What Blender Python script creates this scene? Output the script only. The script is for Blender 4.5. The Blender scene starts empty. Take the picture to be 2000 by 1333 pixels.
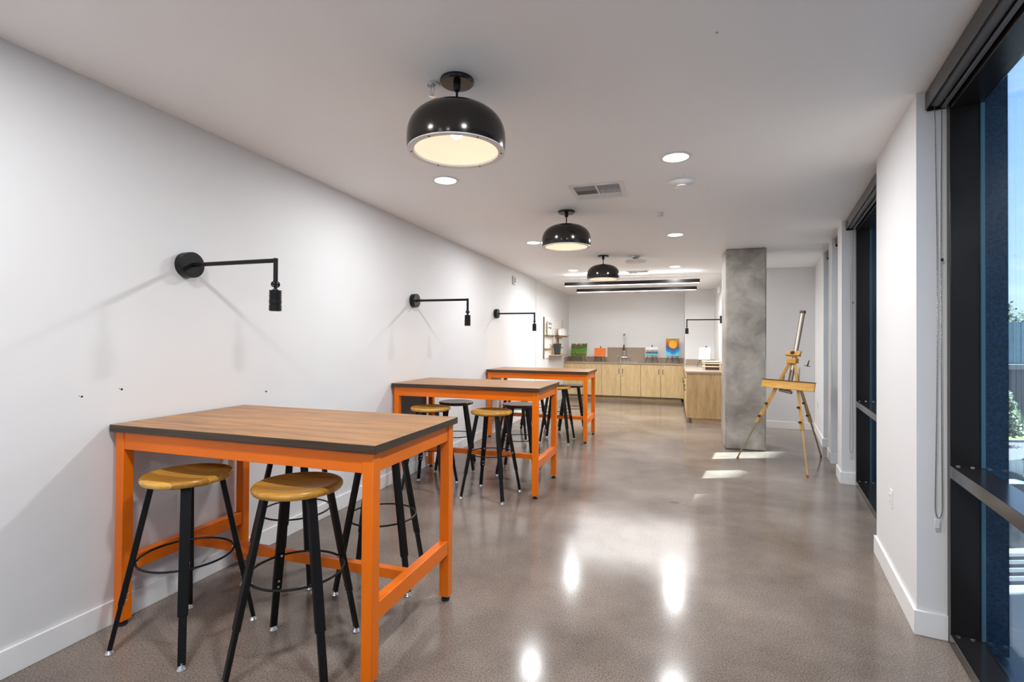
import bpy, bmesh, math, random
from mathutils import Vector, Matrix
random.seed(7)
SC = bpy.context.scene
COL = SC.collection
PI = math.pi
V = Vector

# ------------------------------------------------------------------ camera
F_PX, YAW, PITCH, ROLL, SY, EYE = 981.6, .3128, .0100, .0068, 10.47, 1.51
CEIL = 2.828
fw = V((-math.sin(YAW)*math.cos(PITCH), math.cos(YAW)*math.cos(PITCH), math.sin(PITCH)))
rt = V((math.cos(YAW), math.sin(YAW), 0))
up = rt.cross(fw)
r2 = rt*math.cos(ROLL)+up*math.sin(ROLL)
u2 = up*math.cos(ROLL)-rt*math.sin(ROLL)
cam = bpy.data.cameras.new('camera')
camo = bpy.data.objects.new('camera', cam)
COL.objects.link(camo)
camo.matrix_world = Matrix(((r2.x, u2.x, -fw.x, 0), (r2.y, u2.y, -fw.y, 0), (r2.z, u2.z, -fw.z, EYE), (0, 0, 0, 1)))
cam.sensor_width = 36
cam.lens = F_PX/2000*36
cam.shift_y = -SY/2000
cam.clip_start = .05
cam.clip_end = 400
SC.camera = camo

# ------------------------------------------------------------------ exposure, sky, sun
SC.view_settings.view_transform = 'Standard'
SC.view_settings.look = 'None'
SC.view_settings.gamma = 1
SC.view_settings.use_curve_mapping = False
SC.view_settings.exposure = 0.66
SC.cycles.max_bounces = 20; SC.cycles.diffuse_bounces = 14; SC.cycles.transparent_max_bounces = 16

world = bpy.data.worlds.new('sky')
SC.world = world
world.use_nodes = True
wn, wl = world.node_tree.nodes, world.node_tree.links
wn.clear()
wo = wn.new('ShaderNodeOutputWorld'); wb = wn.new('ShaderNodeBackground')
tc = wn.new('ShaderNodeTexCoord'); sep = wn.new('ShaderNodeSeparateXYZ')
wl.new(tc.outputs['Generated'], sep.inputs[0])
rmp = wn.new('ShaderNodeValToRGB')
rmp.color_ramp.elements[0].position = 0.0; rmp.color_ramp.elements[0].color = (.72, .82, .95, 1)
rmp.color_ramp.elements[1].position = .75; rmp.color_ramp.elements[1].color = (.24, .44, .86, 1)
e = rmp.color_ramp.elements.new(.25); e.color = (.42, .60, .92, 1)
wl.new(sep.outputs[2], rmp.inputs[0])
mp = wn.new('ShaderNodeMapping'); mp.inputs['Scale'].default_value = (3, 3, 8)
ns = wn.new('ShaderNodeTexNoise'); ns.inputs['Scale'].default_value = 2.2; ns.inputs['Detail'].default_value = 7
wl.new(tc.outputs['Generated'], mp.inputs[0]); wl.new(mp.outputs[0], ns.inputs[0])
cr = wn.new('ShaderNodeValToRGB'); cr.color_ramp.elements[0].position = .5; cr.color_ramp.elements[1].position = .72
wl.new(ns.outputs[0], cr.inputs[0])
mx = wn.new('ShaderNodeMixRGB'); mx.inputs[2].default_value = (1.0, 1.0, 1.0, 1)
wl.new(cr.outputs[0], mx.inputs[0]); wl.new(rmp.outputs[0], mx.inputs[1])
wl.new(mx.outputs[0], wb.inputs[0]); wb.inputs[1].default_value = 1.15
wl.new(wb.outputs[0], wo.inputs[0])

sun = bpy.data.lights.new('sun', 'SUN'); sun.energy = 20.0; sun.angle = .009; sun.color = (1, .95, .88)
suno = bpy.data.objects.new('sun', sun); COL.objects.link(suno)
EL = math.radians(54.5)
sdir = V((.915*math.cos(EL), .403*math.cos(EL), math.sin(EL))).normalized()
suno.rotation_euler = sdir.to_track_quat('Z', 'Y').to_euler()
suno.location = (20, 9, 30)
suno['label'] = 'sun'; 

DOWNLIGHT_W = 20.0
SPOT_W = 2.2
BAR_E = 3.0

# ------------------------------------------------------------------ material helpers
def new_mat(name):
    m = bpy.data.materials.new(name); m.use_nodes = True
    n = m.node_tree.nodes; b = n['Principled BSDF']
    return m, n, m.node_tree.links, b
def pmat(name, col, rough=.5, metal=0, ior=1.5, var=0, vscale=8, bump=0, bscale=60, stretch=None, spec=None):
    m, n, l, b = new_mat(name)
    b.inputs['Base Color'].default_value = (*col, 1)
    b.inputs['Roughness'].default_value = rough
    b.inputs['Metallic'].default_value = metal
    b.inputs['IOR'].default_value = ior
    if spec is not None: b.inputs['Specular IOR Level'].default_value = spec
    t = n.new('ShaderNodeTexCoord'); mpn = n.new('ShaderNodeMapping')
    l.new(t.outputs['Object'], mpn.inputs[0])
    if stretch: mpn.inputs['Scale'].default_value = stretch
    if var:
        x = n.new('ShaderNodeTexNoise'); x.inputs['Scale'].default_value = vscale; x.inputs['Detail'].default_value = 6
        l.new(mpn.outputs[0], x.inputs[0])
        r = n.new('ShaderNodeValToRGB')
        r.color_ramp.elements[0].position = .3; r.color_ramp.elements[1].position = .7
        r.color_ramp.elements[0].color = (*[c*(1-var) for c in col], 1)
        r.color_ramp.elements[1].color = (*[min(1, c*(1+var)) for c in col], 1)
        l.new(x.outputs[0], r.inputs[0]); l.new(r.outputs[0], b.inputs['Base Color'])
    if bump:
        x2 = n.new('ShaderNodeTexNoise'); x2.inputs['Scale'].default_value = bscale; x2.inputs['Detail'].default_value = 4
        l.new(mpn.outputs[0], x2.inputs[0])
        bp = n.new('ShaderNodeBump'); bp.inputs['Strength'].default_value = bump; bp.inputs['Distance'].default_value = .002
        l.new(x2.outputs[0], bp.inputs['Height']); l.new(bp.outputs[0], b.inputs['Normal'])
    return m
def emat(name, col, strength):
    m = bpy.data.materials.new(name); m.use_nodes = True
    n = m.node_tree.nodes; n.clear()
    o = n.new('ShaderNodeOutputMaterial'); e_ = n.new('ShaderNodeEmission')
    e_.inputs[0].default_value = (*col, 1); e_.inputs[1].default_value = strength
    m.node_tree.links.new(e_.outputs[0], o.inputs[0])
    return m
def wood(name, c1, c2, axis=0, scale=1.0, rough=.4, grain=14):
    """grain runs along local axis"""
    m, n, l, b = new_mat(name)
    t = n.new('ShaderNodeTexCoord'); mpn = n.new('ShaderNodeMapping')
    s = [grain*scale]*3; s[axis] = .9*scale
    mpn.inputs['Scale'].default_value = s
    l.new(t.outputs['Object'], mpn.inputs[0])
    x = n.new('ShaderNodeTexNoise'); x.inputs['Scale'].default_value = 2.2; x.inputs['Detail'].default_value = 9; x.inputs['Roughness'].default_value = .65
    x.inputs['Distortion'].default_value = .6
    l.new(mpn.outputs[0], x.inputs[0])
    r = n.new('ShaderNodeValToRGB'); r.color_ramp.elements[0].position = .34; r.color_ramp.elements[1].position = .66
    r.color_ramp.elements[0].color = (*c1, 1); r.color_ramp.elements[1].color = (*c2, 1)
    l.new(x.outputs[0], r.inputs[0])
    y = n.new('ShaderNodeTexNoise'); y.inputs['Scale'].default_value = 9; y.inputs['Detail'].default_value = 6
    l.new(mpn.outputs[0], y.inputs[0])
    mm = n.new('ShaderNodeMixRGB'); mm.blend_type = 'MULTIPLY'; mm.inputs[0].default_value = .35
    l.new(r.outputs[0], mm.inputs[1]); l.new(y.outputs[0], mm.inputs[2]); 
    g = n.new('ShaderNodeBrightContrast'); g.inputs[1].default_value = .0
    l.new(mm.outputs[0], g.inputs[0]); l.new(g.outputs[0], b.inputs['Base Color'])
    b.inputs['Roughness'].default_value = rough
    return m

M = {}
M['wall'] = pmat('white_paint', (.72, .722, .727), .62, bump=.05, bscale=120, var=.012, vscale=1.5)
M['ceil'] = pmat('ceiling_paint', (.94, .945, .95), .55, bump=.03, bscale=80)
M['wall_kitchen'] = pmat('lightened_wall_paint', (.84, .845, .85), .6, bump=.05, bscale=120)  # white wall paint lightened, colour stands in for stronger kitchen light
M['base'] = pmat('baseboard_paint', (.82, .82, .82), .35)
M['orange'] = pmat('orange_powder_coat', (.80, .165, .002), .30, spec=.4, var=.05, vscale=3, bump=.02, bscale=200)
M['black'] = pmat('black_powder_coat', (.006, .006, .006), .36, spec=.28)
M['blackgloss'] = pmat('black_gloss_enamel', (.012, .010, .008), .16)
M['chrome'] = pmat('chrome', (.75, .75, .76), .12, metal=1)
M['sillbronze'] = pmat('polished_bronze_aluminium', (.014, .012, .012), .16, spec=.8)
M['handle'] = pmat('dark_steel_handle', (.16, .14, .12), .35, metal=1)
M['steel'] = pmat('brushed_steel', (.55, .54, .53), .3, metal=1)
M['bronze'] = pmat('dark_bronze_aluminium', (.012, .009, .008), .25, spec=.3)
M['navy'] = pmat('navy_speckled_cladding', (.012, .040, .085), .4, var=.7, vscale=90)
M['gasket'] = pmat('pale_blue_gasket', (.16, .28, .34), .4)
M['white_plastic'] = pmat('white_plastic', (.78, .78, .78), .35)
M['white_metal'] = pmat('white_enamel', (.8, .8, .79), .3)
M['dark_void'] = pmat('dark_duct', (.03, .03, .03), .8)
M['grey_panel'] = pmat('grey_laminate', (.13, .13, .14), .4)
M['counter'] = pmat('taupe_laminate', (.36, .28, .21), .32, var=.25, vscale=60)
M['canvas'] = pmat('white_canvas', (.80, .78, .77), .8, bump=.2, bscale=600)
M['wire'] = pmat('dark_wire', (.02, .018, .016), .35)
M['rubber'] = pmat('red_brown_rubber', (.30, .03, .015), .6)
M['rubber_black'] = pmat('black_rubber', (.015, .015, .015), .6)
M['clear'] = pmat('clear_acrylic', (.6, .62, .62), .1)
M['bead'] = pmat('steel_bead', (.22, .21, .20), .3, metal=1)
M['tabletop'] = wood('walnut_laminate', (.22, .085, .016), (.55, .25, .060), 0, 1, .33, 11)
M['tabletop'].node_tree.nodes['Principled BSDF'].inputs['Specular IOR Level'].default_value = .3
M['tabledge'] = wood('walnut_edge', (.030, .018, .010), (.085, .052, .030), 0, 1, .4, 30)
M['maple'] = wood('maple_veneer', (.62, .44, .21), (.80, .60, .33), 2, 1, .42, 7)
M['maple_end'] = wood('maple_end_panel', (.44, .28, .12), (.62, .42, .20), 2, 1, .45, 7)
M['toe'] = wood('maple_toe', (.40, .27, .14), (.52, .36, .20), 0, 1, .5, 9)
M['beech'] = wood('beech_easel', (.60, .30, .05), (.80, .45, .09), 0, 1, .4, 8)
M['beech_z'] = wood('beech_upright', (.56, .30, .07), (.76, .46, .14), 2, 1, .4, 8)
M['ply'] = wood('pale_plywood', (.55, .38, .17), (.72, .53, .28), 1, 1, .5, 9)
M['rod_grey'] = wood('weathered_beech', (.26, .20, .13), (.36, .29, .20), 2, 1, .4, 8)

def floor_mat():
    m, n, l, b = new_mat('polished_concrete')
    t = n.new('ShaderNodeTexCoord')
    big = n.new('ShaderNodeTexNoise'); big.inputs['Scale'].default_value = .9; big.inputs['Detail'].default_value = 8; big.inputs['Roughness'].default_value = .6
    l.new(t.outputs['Object'], big.inputs[0])
    r = n.new('ShaderNodeValToRGB'); r.color_ramp.elements[0].position = .3; r.color_ramp.elements[1].position = .72
    r.color_ramp.elements[0].color = (.12, .096, .082, 1); r.color_ramp.elements[1].color = (.30, .255, .226, 1)
    l.new(big.outputs[0], r.inputs[0])
    fine = n.new('ShaderNodeTexNoise'); fine.inputs['Scale'].default_value = 130; fine.inputs['Detail'].default_value = 5; fine.inputs['Roughness'].default_value = .75
    l.new(t.outputs['Object'], fine.inputs[0])
    fr = n.new('ShaderNodeValToRGB'); fr.color_ramp.elements[0].position = .36; fr.color_ramp.elements[1].position = .68
    fr.color_ramp.elements[0].color = (.45, .43, .41, 1); fr.color_ramp.elements[1].color = (1.55, 1.52, 1.48, 1)
    l.new(fine.outputs[0], fr.inputs[0])
    mul = n.new('ShaderNodeMixRGB'); mul.blend_type = 'MULTIPLY'; mul.inputs[0].default_value = 1
    l.new(r.outputs[0], mul.inputs[1]); l.new(fr.outputs[0], mul.inputs[2])
    vor = n.new('ShaderNodeTexVoronoi'); vor.inputs['Scale'].default_value = 75
    l.new(t.outputs['Object'], vor.inputs[0])
    vr = n.new('ShaderNodeValToRGB'); vr.color_ramp.elements[0].position = .04; vr.color_ramp.elements[1].position = .10
    vr.color_ramp.elements[0].color = (1, 1, 1, 1); vr.color_ramp.elements[1].color = (0, 0, 0, 1)
    l.new(vor.outputs['Distance'], vr.inputs[0])
    sp = n.new('ShaderNodeMixRGB'); sp.inputs[2].default_value = (.36, .31, .27, 1)
    mg = n.new('ShaderNodeMath'); mg.operation = 'MULTIPLY'; mg.inputs[1].default_value = .5
    l.new(vr.outputs[0], mg.inputs[0]); l.new(mg.outputs[0], sp.inputs[0]); l.new(mul.outputs[0], sp.inputs[1])
    l.new(sp.outputs[0], b.inputs['Base Color'])
    rr = n.new('ShaderNodeMapRange'); rr.inputs[3].default_value = .12; rr.inputs[4].default_value = .19
    l.new(big.outputs[0], rr.inputs[0]); l.new(rr.outputs[0], b.inputs['Roughness'])
    b.inputs['IOR'].default_value = 1.5; b.inputs['Specular IOR Level'].default_value = .24
    bp = n.new('ShaderNodeBump'); bp.inputs['Strength'].default_value = .035; bp.inputs['Distance'].default_value = .002
    f2 = n.new('ShaderNodeTexNoise'); f2.inputs['Scale'].default_value = 45; f2.inputs['Detail'].default_value = 3
    l.new(t.outputs['Object'], f2.inputs[0]); l.new(f2.outputs[0], bp.inputs['Height']); l.new(bp.outputs[0], b.inputs['Normal'])
    return m
M['floor'] = floor_mat()

def concrete_mat():
    m, n, l, b = new_mat('cast_concrete')
    t = n.new('ShaderNodeTexCoord')
    a = n.new('ShaderNodeTexNoise'); a.inputs['Scale'].default_value = 2.6; a.inputs['Detail'].default_value = 9; a.inputs['Roughness'].default_value = .62; a.inputs['Distortion'].default_value = .4
    l.new(t.outputs['Object'], a.inputs[0])
    r = n.new('ShaderNodeValToRGB'); r.color_ramp.elements[0].position = .33; r.color_ramp.elements[1].position = .68
    r.color_ramp.elements[0].color = (.20, .18, .155, 1); r.color_ramp.elements[1].color = (.46, .43, .39, 1)
    l.new(a.outputs[0], r.inputs[0]); l.new(r.outputs[0], b.inputs['Base Color'])
    b.inputs['Roughness'].default_value = .6
    bp = n.new('ShaderNodeBump'); bp.inputs['Strength'].default_value = .25; bp.inputs['Distance'].default_value = .004
    f2 = n.new('ShaderNodeTexNoise'); f2.inputs['Scale'].default_value = 30; f2.inputs['Detail'].default_value = 6
    l.new(t.outputs['Object'], f2.inputs[0]); l.new(f2.outputs[0], bp.inputs['Height']); l.new(bp.outputs[0], b.inputs['Normal'])
    return m
M['concrete'] = concrete_mat()

def glass_mat():
    m = bpy.data.materials.new('window_glass'); m.use_nodes = True
    n = m.node_tree.nodes; l = m.node_tree.links; n.clear()
    o = n.new('ShaderNodeOutputMaterial'); tr = n.new('ShaderNodeBsdfTransparent'); gl = n.new('ShaderNodeBsdfGlossy'); mxs = n.new('ShaderNodeMixShader')
    tr.inputs[0].default_value = (.80, .92, .97, 1); gl.inputs['Roughness'].default_value = .01; gl.inputs[0].default_value = (.9, .95, 1, 1)
    lw = n.new('ShaderNodeLayerWeight'); lw.inputs[0].default_value = .5
    pw = n.new('ShaderNodeMath'); pw.operation = 'POWER'; pw.inputs[1].default_value = 5; l.new(lw.outputs['Facing'], pw.inputs[0])
    fr = n.new('ShaderNodeMath'); fr.operation = 'MULTIPLY_ADD'; fr.inputs[1].default_value = .9; fr.inputs[2].default_value = .035; l.new(pw.outputs[0], fr.inputs[0])
    l.new(fr.outputs[0], mxs.inputs[0]); l.new(tr.outputs[0], mxs.inputs[1]); l.new(gl.outputs[0], mxs.inputs[2]); l.new(mxs.outputs[0], o.inputs[0])
    return m
M['glass'] = glass_mat()

def seat_mat():
    """butcher-block strips running along local x, each strip its own tone"""
    m, n, l, b = new_mat('butcher_block')
    t = n.new('ShaderNodeTexCoord'); s = n.new('ShaderNodeSeparateXYZ'); l.new(t.outputs['Object'], s.inputs[0])
    k = n.new('ShaderNodeMath'); k.operation = 'MULTIPLY'; k.inputs[1].default_value = 17; l.new(s.outputs[1], k.inputs[0])
    fl = n.new('ShaderNodeMath'); fl.operation = 'FLOOR'; l.new(k.outputs[0], fl.inputs[0])
    oi = n.new('ShaderNodeObjectInfo'); ad = n.new('ShaderNodeMath'); ad.operation = 'MULTIPLY_ADD'; ad.inputs[1].default_value = 13
    l.new(oi.outputs['Random'], ad.inputs[0]); l.new(fl.outputs[0], ad.inputs[2])
    wn_ = n.new('ShaderNodeTexWhiteNoise'); wn_.noise_dimensions = '1D'; l.new(ad.outputs[0], wn_.inputs['W'])
    r = n.new('ShaderNodeValToRGB'); r.color_ramp.elements[0].color = (.42, .19, .022, 1); r.color_ramp.elements[1].color = (.80, .46, .09, 1)
    l.new(wn_.outputs[0], r.inputs[0])
    mpn = n.new('ShaderNodeMapping'); mpn.inputs['Scale'].default_value = (3, 40, 40); l.new(t.outputs['Object'], mpn.inputs[0])
    x = n.new('ShaderNodeTexNoise'); x.inputs['Scale'].default_value = 2; x.inputs['Detail'].default_value = 6; l.new(mpn.outputs[0], x.inputs[0])
    rr = n.new('ShaderNodeValToRGB'); rr.color_ramp.elements[0].position = .3; rr.color_ramp.elements[0].color = (.72, .70, .66, 1); rr.color_ramp.elements[1].position = .65
    l.new(x.outputs[0], rr.inputs[0])
    mm = n.new('ShaderNodeMixRGB'); mm.blend_type = 'MULTIPLY'; mm.inputs[0].default_value = 1
    l.new(r.outputs[0], mm.inputs[1]); l.new(rr.outputs[0], mm.inputs[2]); l.new(mm.outputs[0], b.inputs['Base Color'])
    b.inputs['Roughness'].default_value = .27
    return m
M['seat'] = seat_mat()
M['lamp_inner'] = pmat('white_lamp_interior', (.85, .80, .74), .5)
M['e_down'] = emat('downlight_diffuser', (1, .98, .95), 5)
M['e_bulb'] = emat('warm_bulb', (1, .84, .66), 10)
M['e_bar'] = emat('led_bar_diffuser', (1, .96, .90), BAR_E)
M['e_spot'] = emat('spot_lens', (1, .80, .55), 7)

# ------------------------------------------------------------------ mesh helpers
class MB:
    def __init__(s): s.bm = bmesh.new()
    def _box(s, c, d, rot=None):
        r = bmesh.ops.create_cube(s.bm, size=1)['verts']
        bmesh.ops.scale(s.bm, vec=d, verts=r)
        if rot is not None: bmesh.ops.rotate(s.bm, cent=(0, 0, 0), matrix=rot, verts=r)
        bmesh.ops.translate(s.bm, vec=c, verts=r)
        return r
    def box(s, x0, x1, y0, y1, z0, z1):
        s._box(((x0+x1)/2, (y0+y1)/2, (z0+z1)/2), (abs(x1-x0), abs(y1-y0), abs(z1-z0))); return s
    def bar(s, p, q, w, h, roll=0):
        p, q = V(p), V(q); d = q-p; L = d.length
        rot = d.to_track_quat('Z', 'Y').to_matrix() @ Matrix.Rotation(roll, 3, 'Z')
        s._box((p+q)/2, (w, h, L), rot); return s
    def cyl(s, p, q, r, r_b=None, seg=20, caps=True):
        p, q = V(p), V(q); d = q-p
        v = bmesh.ops.create_cone(s.bm, cap_ends=caps, segments=seg, radius1=r, radius2=r if r_b is None else r_b, depth=d.length)['verts']
        bmesh.ops.rotate(s.bm, cent=(0, 0, 0), matrix=d.to_track_quat('Z', 'Y').to_matrix(), verts=v)
        bmesh.ops.translate(s.bm, vec=(p+q)/2, verts=v); return s
    def lathe(s, prof, seg=48, c=(0, 0, 0), close=False):
        rings = []
        for r, z in prof:
            if r < 1e-6: rings.append([s.bm.verts.new((c[0], c[1], c[2]+z))])
            else: rings.append([s.bm.verts.new((c[0]+r*math.cos(2*PI*k/seg), c[1]+r*math.sin(2*PI*k/seg), c[2]+z)) for k in range(seg)])
        pairs = list(zip(rings, rings[1:]))
        if close: pairs.append((rings[-1], rings[0]))
        for a, b in pairs:
            for k in range(seg):
                k2 = (k+1) % seg
                if len(a) == 1 and len(b) == 1: continue
                if len(a) == 1: s.bm.faces.new((a[0], b[k2], b[k]))
                elif len(b) == 1: s.bm.faces.new((a[k], a[k2], b[0]))
                else: s.bm.faces.new((a[k], a[k2], b[k2], b[k]))
        return s
    def torus(s, R, r, c=(0, 0, 0), seg=56, sr=8, ax='z'):
        vs = []
        for i in range(seg):
            a = 2*PI*i/seg; ring = []
            for j in range(sr):
                b = 2*PI*j/sr; x, y, z = (R+r*math.cos(b))*math.cos(a), (R+r*math.cos(b))*math.sin(a), r*math.sin(b)
                if ax == 'x': x, y, z = z, x, y
                if ax == 'y': x, y, z = x, z, y
                ring.append(s.bm.verts.new((c[0]+x, c[1]+y, c[2]+z)))
            vs.append(ring)
        for i in range(seg):
            for j in range(sr):
                s.bm.faces.new((vs[i][j], vs[(i+1) % seg][j], vs[(i+1) % seg][(j+1) % sr], vs[i][(j+1) % sr]))
        return s
    def tube(s, pts, r, seg=8, closed=False):
        pts = [V(p) for p in pts]; rings = []; N = len(pts)
        for i, p in enumerate(pts):
            a = pts[i-1] if (i > 0 or closed) else p; b = pts[(i+1) % N] if (i < N-1 or closed) else p
            d = (b-a).normalized(); ref = V((0, 0, 1)) if abs(d.z) < .9 else V((1, 0, 0))
            if i and abs(d.dot(rings_u)) < .95: u = (rings_u-d*d.dot(rings_u)).normalized()
            else: u = d.cross(ref).normalized()
            rings_u = u; w = d.cross(u)
            rings.append([s.bm.verts.new(p+u*r*math.cos(2*PI*k/seg)+w*r*math.sin(2*PI*k/seg)) for k in range(seg)])
        for i in range(N if closed else N-1):
            a, b = rings[i], rings[(i+1) % N]
            for k in range(seg): s.bm.faces.new((a[k], a[(k+1) % seg], b[(k+1) % seg], b[k]))
        if not closed:
            s.bm.faces.new(rings[0][::-1]); s.bm.faces.new(rings[-1])
        return s
    def prism(s, poly, z0, z1):
        lo = [s.bm.verts.new((x, y, z0)) for x, y in poly]; hi = [s.bm.verts.new((x, y, z1)) for x, y in poly]
        s.bm.faces.new(lo[::-1]); s.bm.faces.new(hi)
        for k in range(len(poly)):
            k2 = (k+1) % len(poly); s.bm.faces.new((lo[k], lo[k2], hi[k2], hi[k]))
        return s
    def sphere(s, c, r, sub=2, sc=(1, 1, 1)):
        v = bmesh.ops.create_icosphere(s.bm, subdivisions=sub, radius=r)['verts']
        bmesh.ops.scale(s.bm, vec=sc, verts=v); bmesh.ops.translate(s.bm, vec=c, verts=v); return s
    def xf(s, mat): bmesh.ops.transform(s.bm, matrix=mat, verts=s.bm.verts); return s
    def build(s, name, mat, parent=None, bevel=0, smooth=None):
        bmesh.ops.recalc_face_normals(s.bm, faces=s.bm.faces)
        me = bpy.data.meshes.new(name); s.bm.to_mesh(me); s.bm.free()
        o = bpy.data.objects.new(name, me); COL.objects.link(o)
        for mm in (mat if isinstance(mat, (list, tuple)) else [mat]): me.materials.append(mm)
        if parent is not None: o.parent = parent
        if smooth is None: smooth = 40
        if smooth:
            for p in me.polygons: p.use_smooth = True
            me.set_sharp_from_angle(angle=math.radians(smooth))
        if bevel:
            b = o.modifiers.new('bevel', 'BEVEL'); b.width = bevel; b.segments = 2; b.limit_method = 'ANGLE'; b.harden_normals = False
        return o
def tag(o, label=None, cat=None, group=None, kind=None):
    if label: o['label'] = label
    if cat: o['category'] = cat
    if group: o['group'] = group
    if kind: o['kind'] = kind
    return o
def thing(name, label, cat, loc=(0, 0, 0), rz=0, group=None, kind=None):
    o = bpy.data.objects.new(name, None); COL.objects.link(o); o.empty_display_size = .1
    o.location = loc; o.rotation_euler = (0, 0, rz)
    return tag(o, label, cat, group, kind)
def struct(name, mb, mat, bevel=0, parent=None, label=None):
    o = mb.build(name, mat, parent, bevel)
    if parent is None: o['kind'] = 'structure'
    if label: o['label'] = label
    return o
def kids(o): return [c for c in list(bpy.data.objects) if c.parent == o]
def copy_tree(o, parent=None):
    c = o.copy(); COL.objects.link(c)
    if parent is not None: c.parent = parent
    for ch in kids(o): copy_tree(ch, c)
    return c
def lamp(name, kind, loc, energy, col, parent=None, **kw):
    d = bpy.data.lights.new(name, kind); d.energy = energy; d.color = col
    for k, v in kw.items(): setattr(d, k, v)
    o = bpy.data.objects.new(name, d); COL.objects.link(o); o.location = loc
    if parent is not None: o.parent = parent
    return o

# wall frame of the angled window wall: s along it, n outwards
A0 = V((1.205, 3.155)); TH = math.radians(9.35)
dS = V((math.sin(TH), math.cos(TH))); dN = V((math.cos(TH), -math.sin(TH)))
def SN(s, n, z=0): p = A0+dS*s+dN*n; return (p.x, p.y, z)
# matrix: local (x=n, y=s, z)
MW = Matrix(((dN.x, dS.x, 0, A0.x), (dN.y, dS.y, 0, A0.y), (0, 0, 1, 0), (0, 0, 0, 1)))
def wbox(s0, s1, n0, n1, z0, z1): return MB().box(n0, n1, s0, s1, z0, z1)
def wthing(name, label, cat, s, n, z=0, **k):
    x, y, _ = SN(s, n); return thing(name, label, cat, (x, y, z), -TH, **k)

# ------------------------------------------------------------------ shell
WX = -2.8255; YB = -3.6
YR0 = -3.45
def footprint(extra):
    a = SN(-6.85, extra); b = SN(6.95, extra)
    return [(WX-.2, YB), (a[0], YB), (b[0], b[1]), (b[0], 10.1), (1.1, 10.1), (1.1, 14.0), (WX-.2, 14.0)]
struct('floor', MB().prism(footprint(.25), -.2, 0), M['floor'])
struct('ceiling', MB().prism(footprint(.34), CEIL, CEIL+.2), M['ceil'])
struct('wall_left', MB().box(WX-.2, WX, YB, 14.0, 0, CEIL), M['wall'])
struct('wall_front', MB().box(WX, 1.1, YB-.15, YB, 0, CEIL), M['wall'])
struct('wall_back', MB().box(WX, .24, 13.8, 14.0, 0, CEIL), M['wall_kitchen'])
struct('wall_alcove', MB().box(.24, .91, 13.0, 14.0, 0, CEIL), M['wall'])
struct('wall_kitchen', MB().box(.91, 1.06, 9.87, 14.0, 0, CEIL), M['wall'])
struct('wall_far', MB().box(1.06, 2.42, 9.87, 10.05, 0, CEIL), M['wall'])
# kitchen zone: slightly furred wall and dropped ceiling
struct('trim_soffit', MB().box(WX, .91, 10.35, 13.8, CEIL-.03, CEIL), M['ceil'])
struct('trim_furring', MB().box(WX, WX+.022, 10.35, 13.8, 0, CEIL-.03), M['wall'])

struct('column', MB().box(.686, 1.211, 7.70, 8.30, 0, CEIL), M['concrete'], bevel=.02).name = 'trim_column'

# window wall piers
segs = [(-6.85, -6.1), (-3.1, -2.7), (0, 1.12), (3.13, 3.5), (4.14, 4.54), (5.235, 6.90)]
names = ['wall_right_rear', 'wall_right_behind', 'wall_right_near', 'wall_right_middle', 'wall_right_narrow', 'wall_right_end']
for (s0, s1), nm in zip(segs, names):
    o = struct(nm, MB().box(0, .125, s0, s1, 0, CEIL), M['wall']); o.matrix_world = MW
    # outside cladding of the pier, seen through the panes
    o2 = struct('trim_cladding', MB().box(.255, .345, s0-.05, s1+.05, .0, CEIL), M['navy'], bevel=.004); o2.matrix_world = MW
    o3 = struct('trim_core', MB().box(.126, .254, s0+.002, s1-.002, 0, CEIL), M['navy']); o3.matrix_world = MW
# baseboards
def bb(name, x0, x1, y0, y1, mw=None):
    o = struct(name, MB().box(x0, x1, y0, y1, 0, .125), M['base'], bevel=.003)
    if mw is not None: o.matrix_world = mw
    return o
bb('baseboard_left', WX, WX+.015, YB, 10.35)
bb('baseboard_far', .91, 2.28, 9.855, 9.87)
for (s0, s1), nm in zip(segs[2:], ('near', 'middle', 'narrow', 'end')):
    s1_ = min(s1, 6.80)
    o = struct('baseboard_right_'+nm, MB().prism([(-.015, s0-.015), (.125, s0-.015), (.125, s0), (0, s0), (0, s1_)]+([(.125, s1_), (.125, s1_+.015), (-.015, s1_+.015)] if s1_ < 6.8 else [(-.015, s1_)]), 0, .125), M['base'], bevel=.002)
    o.matrix_world = MW

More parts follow.
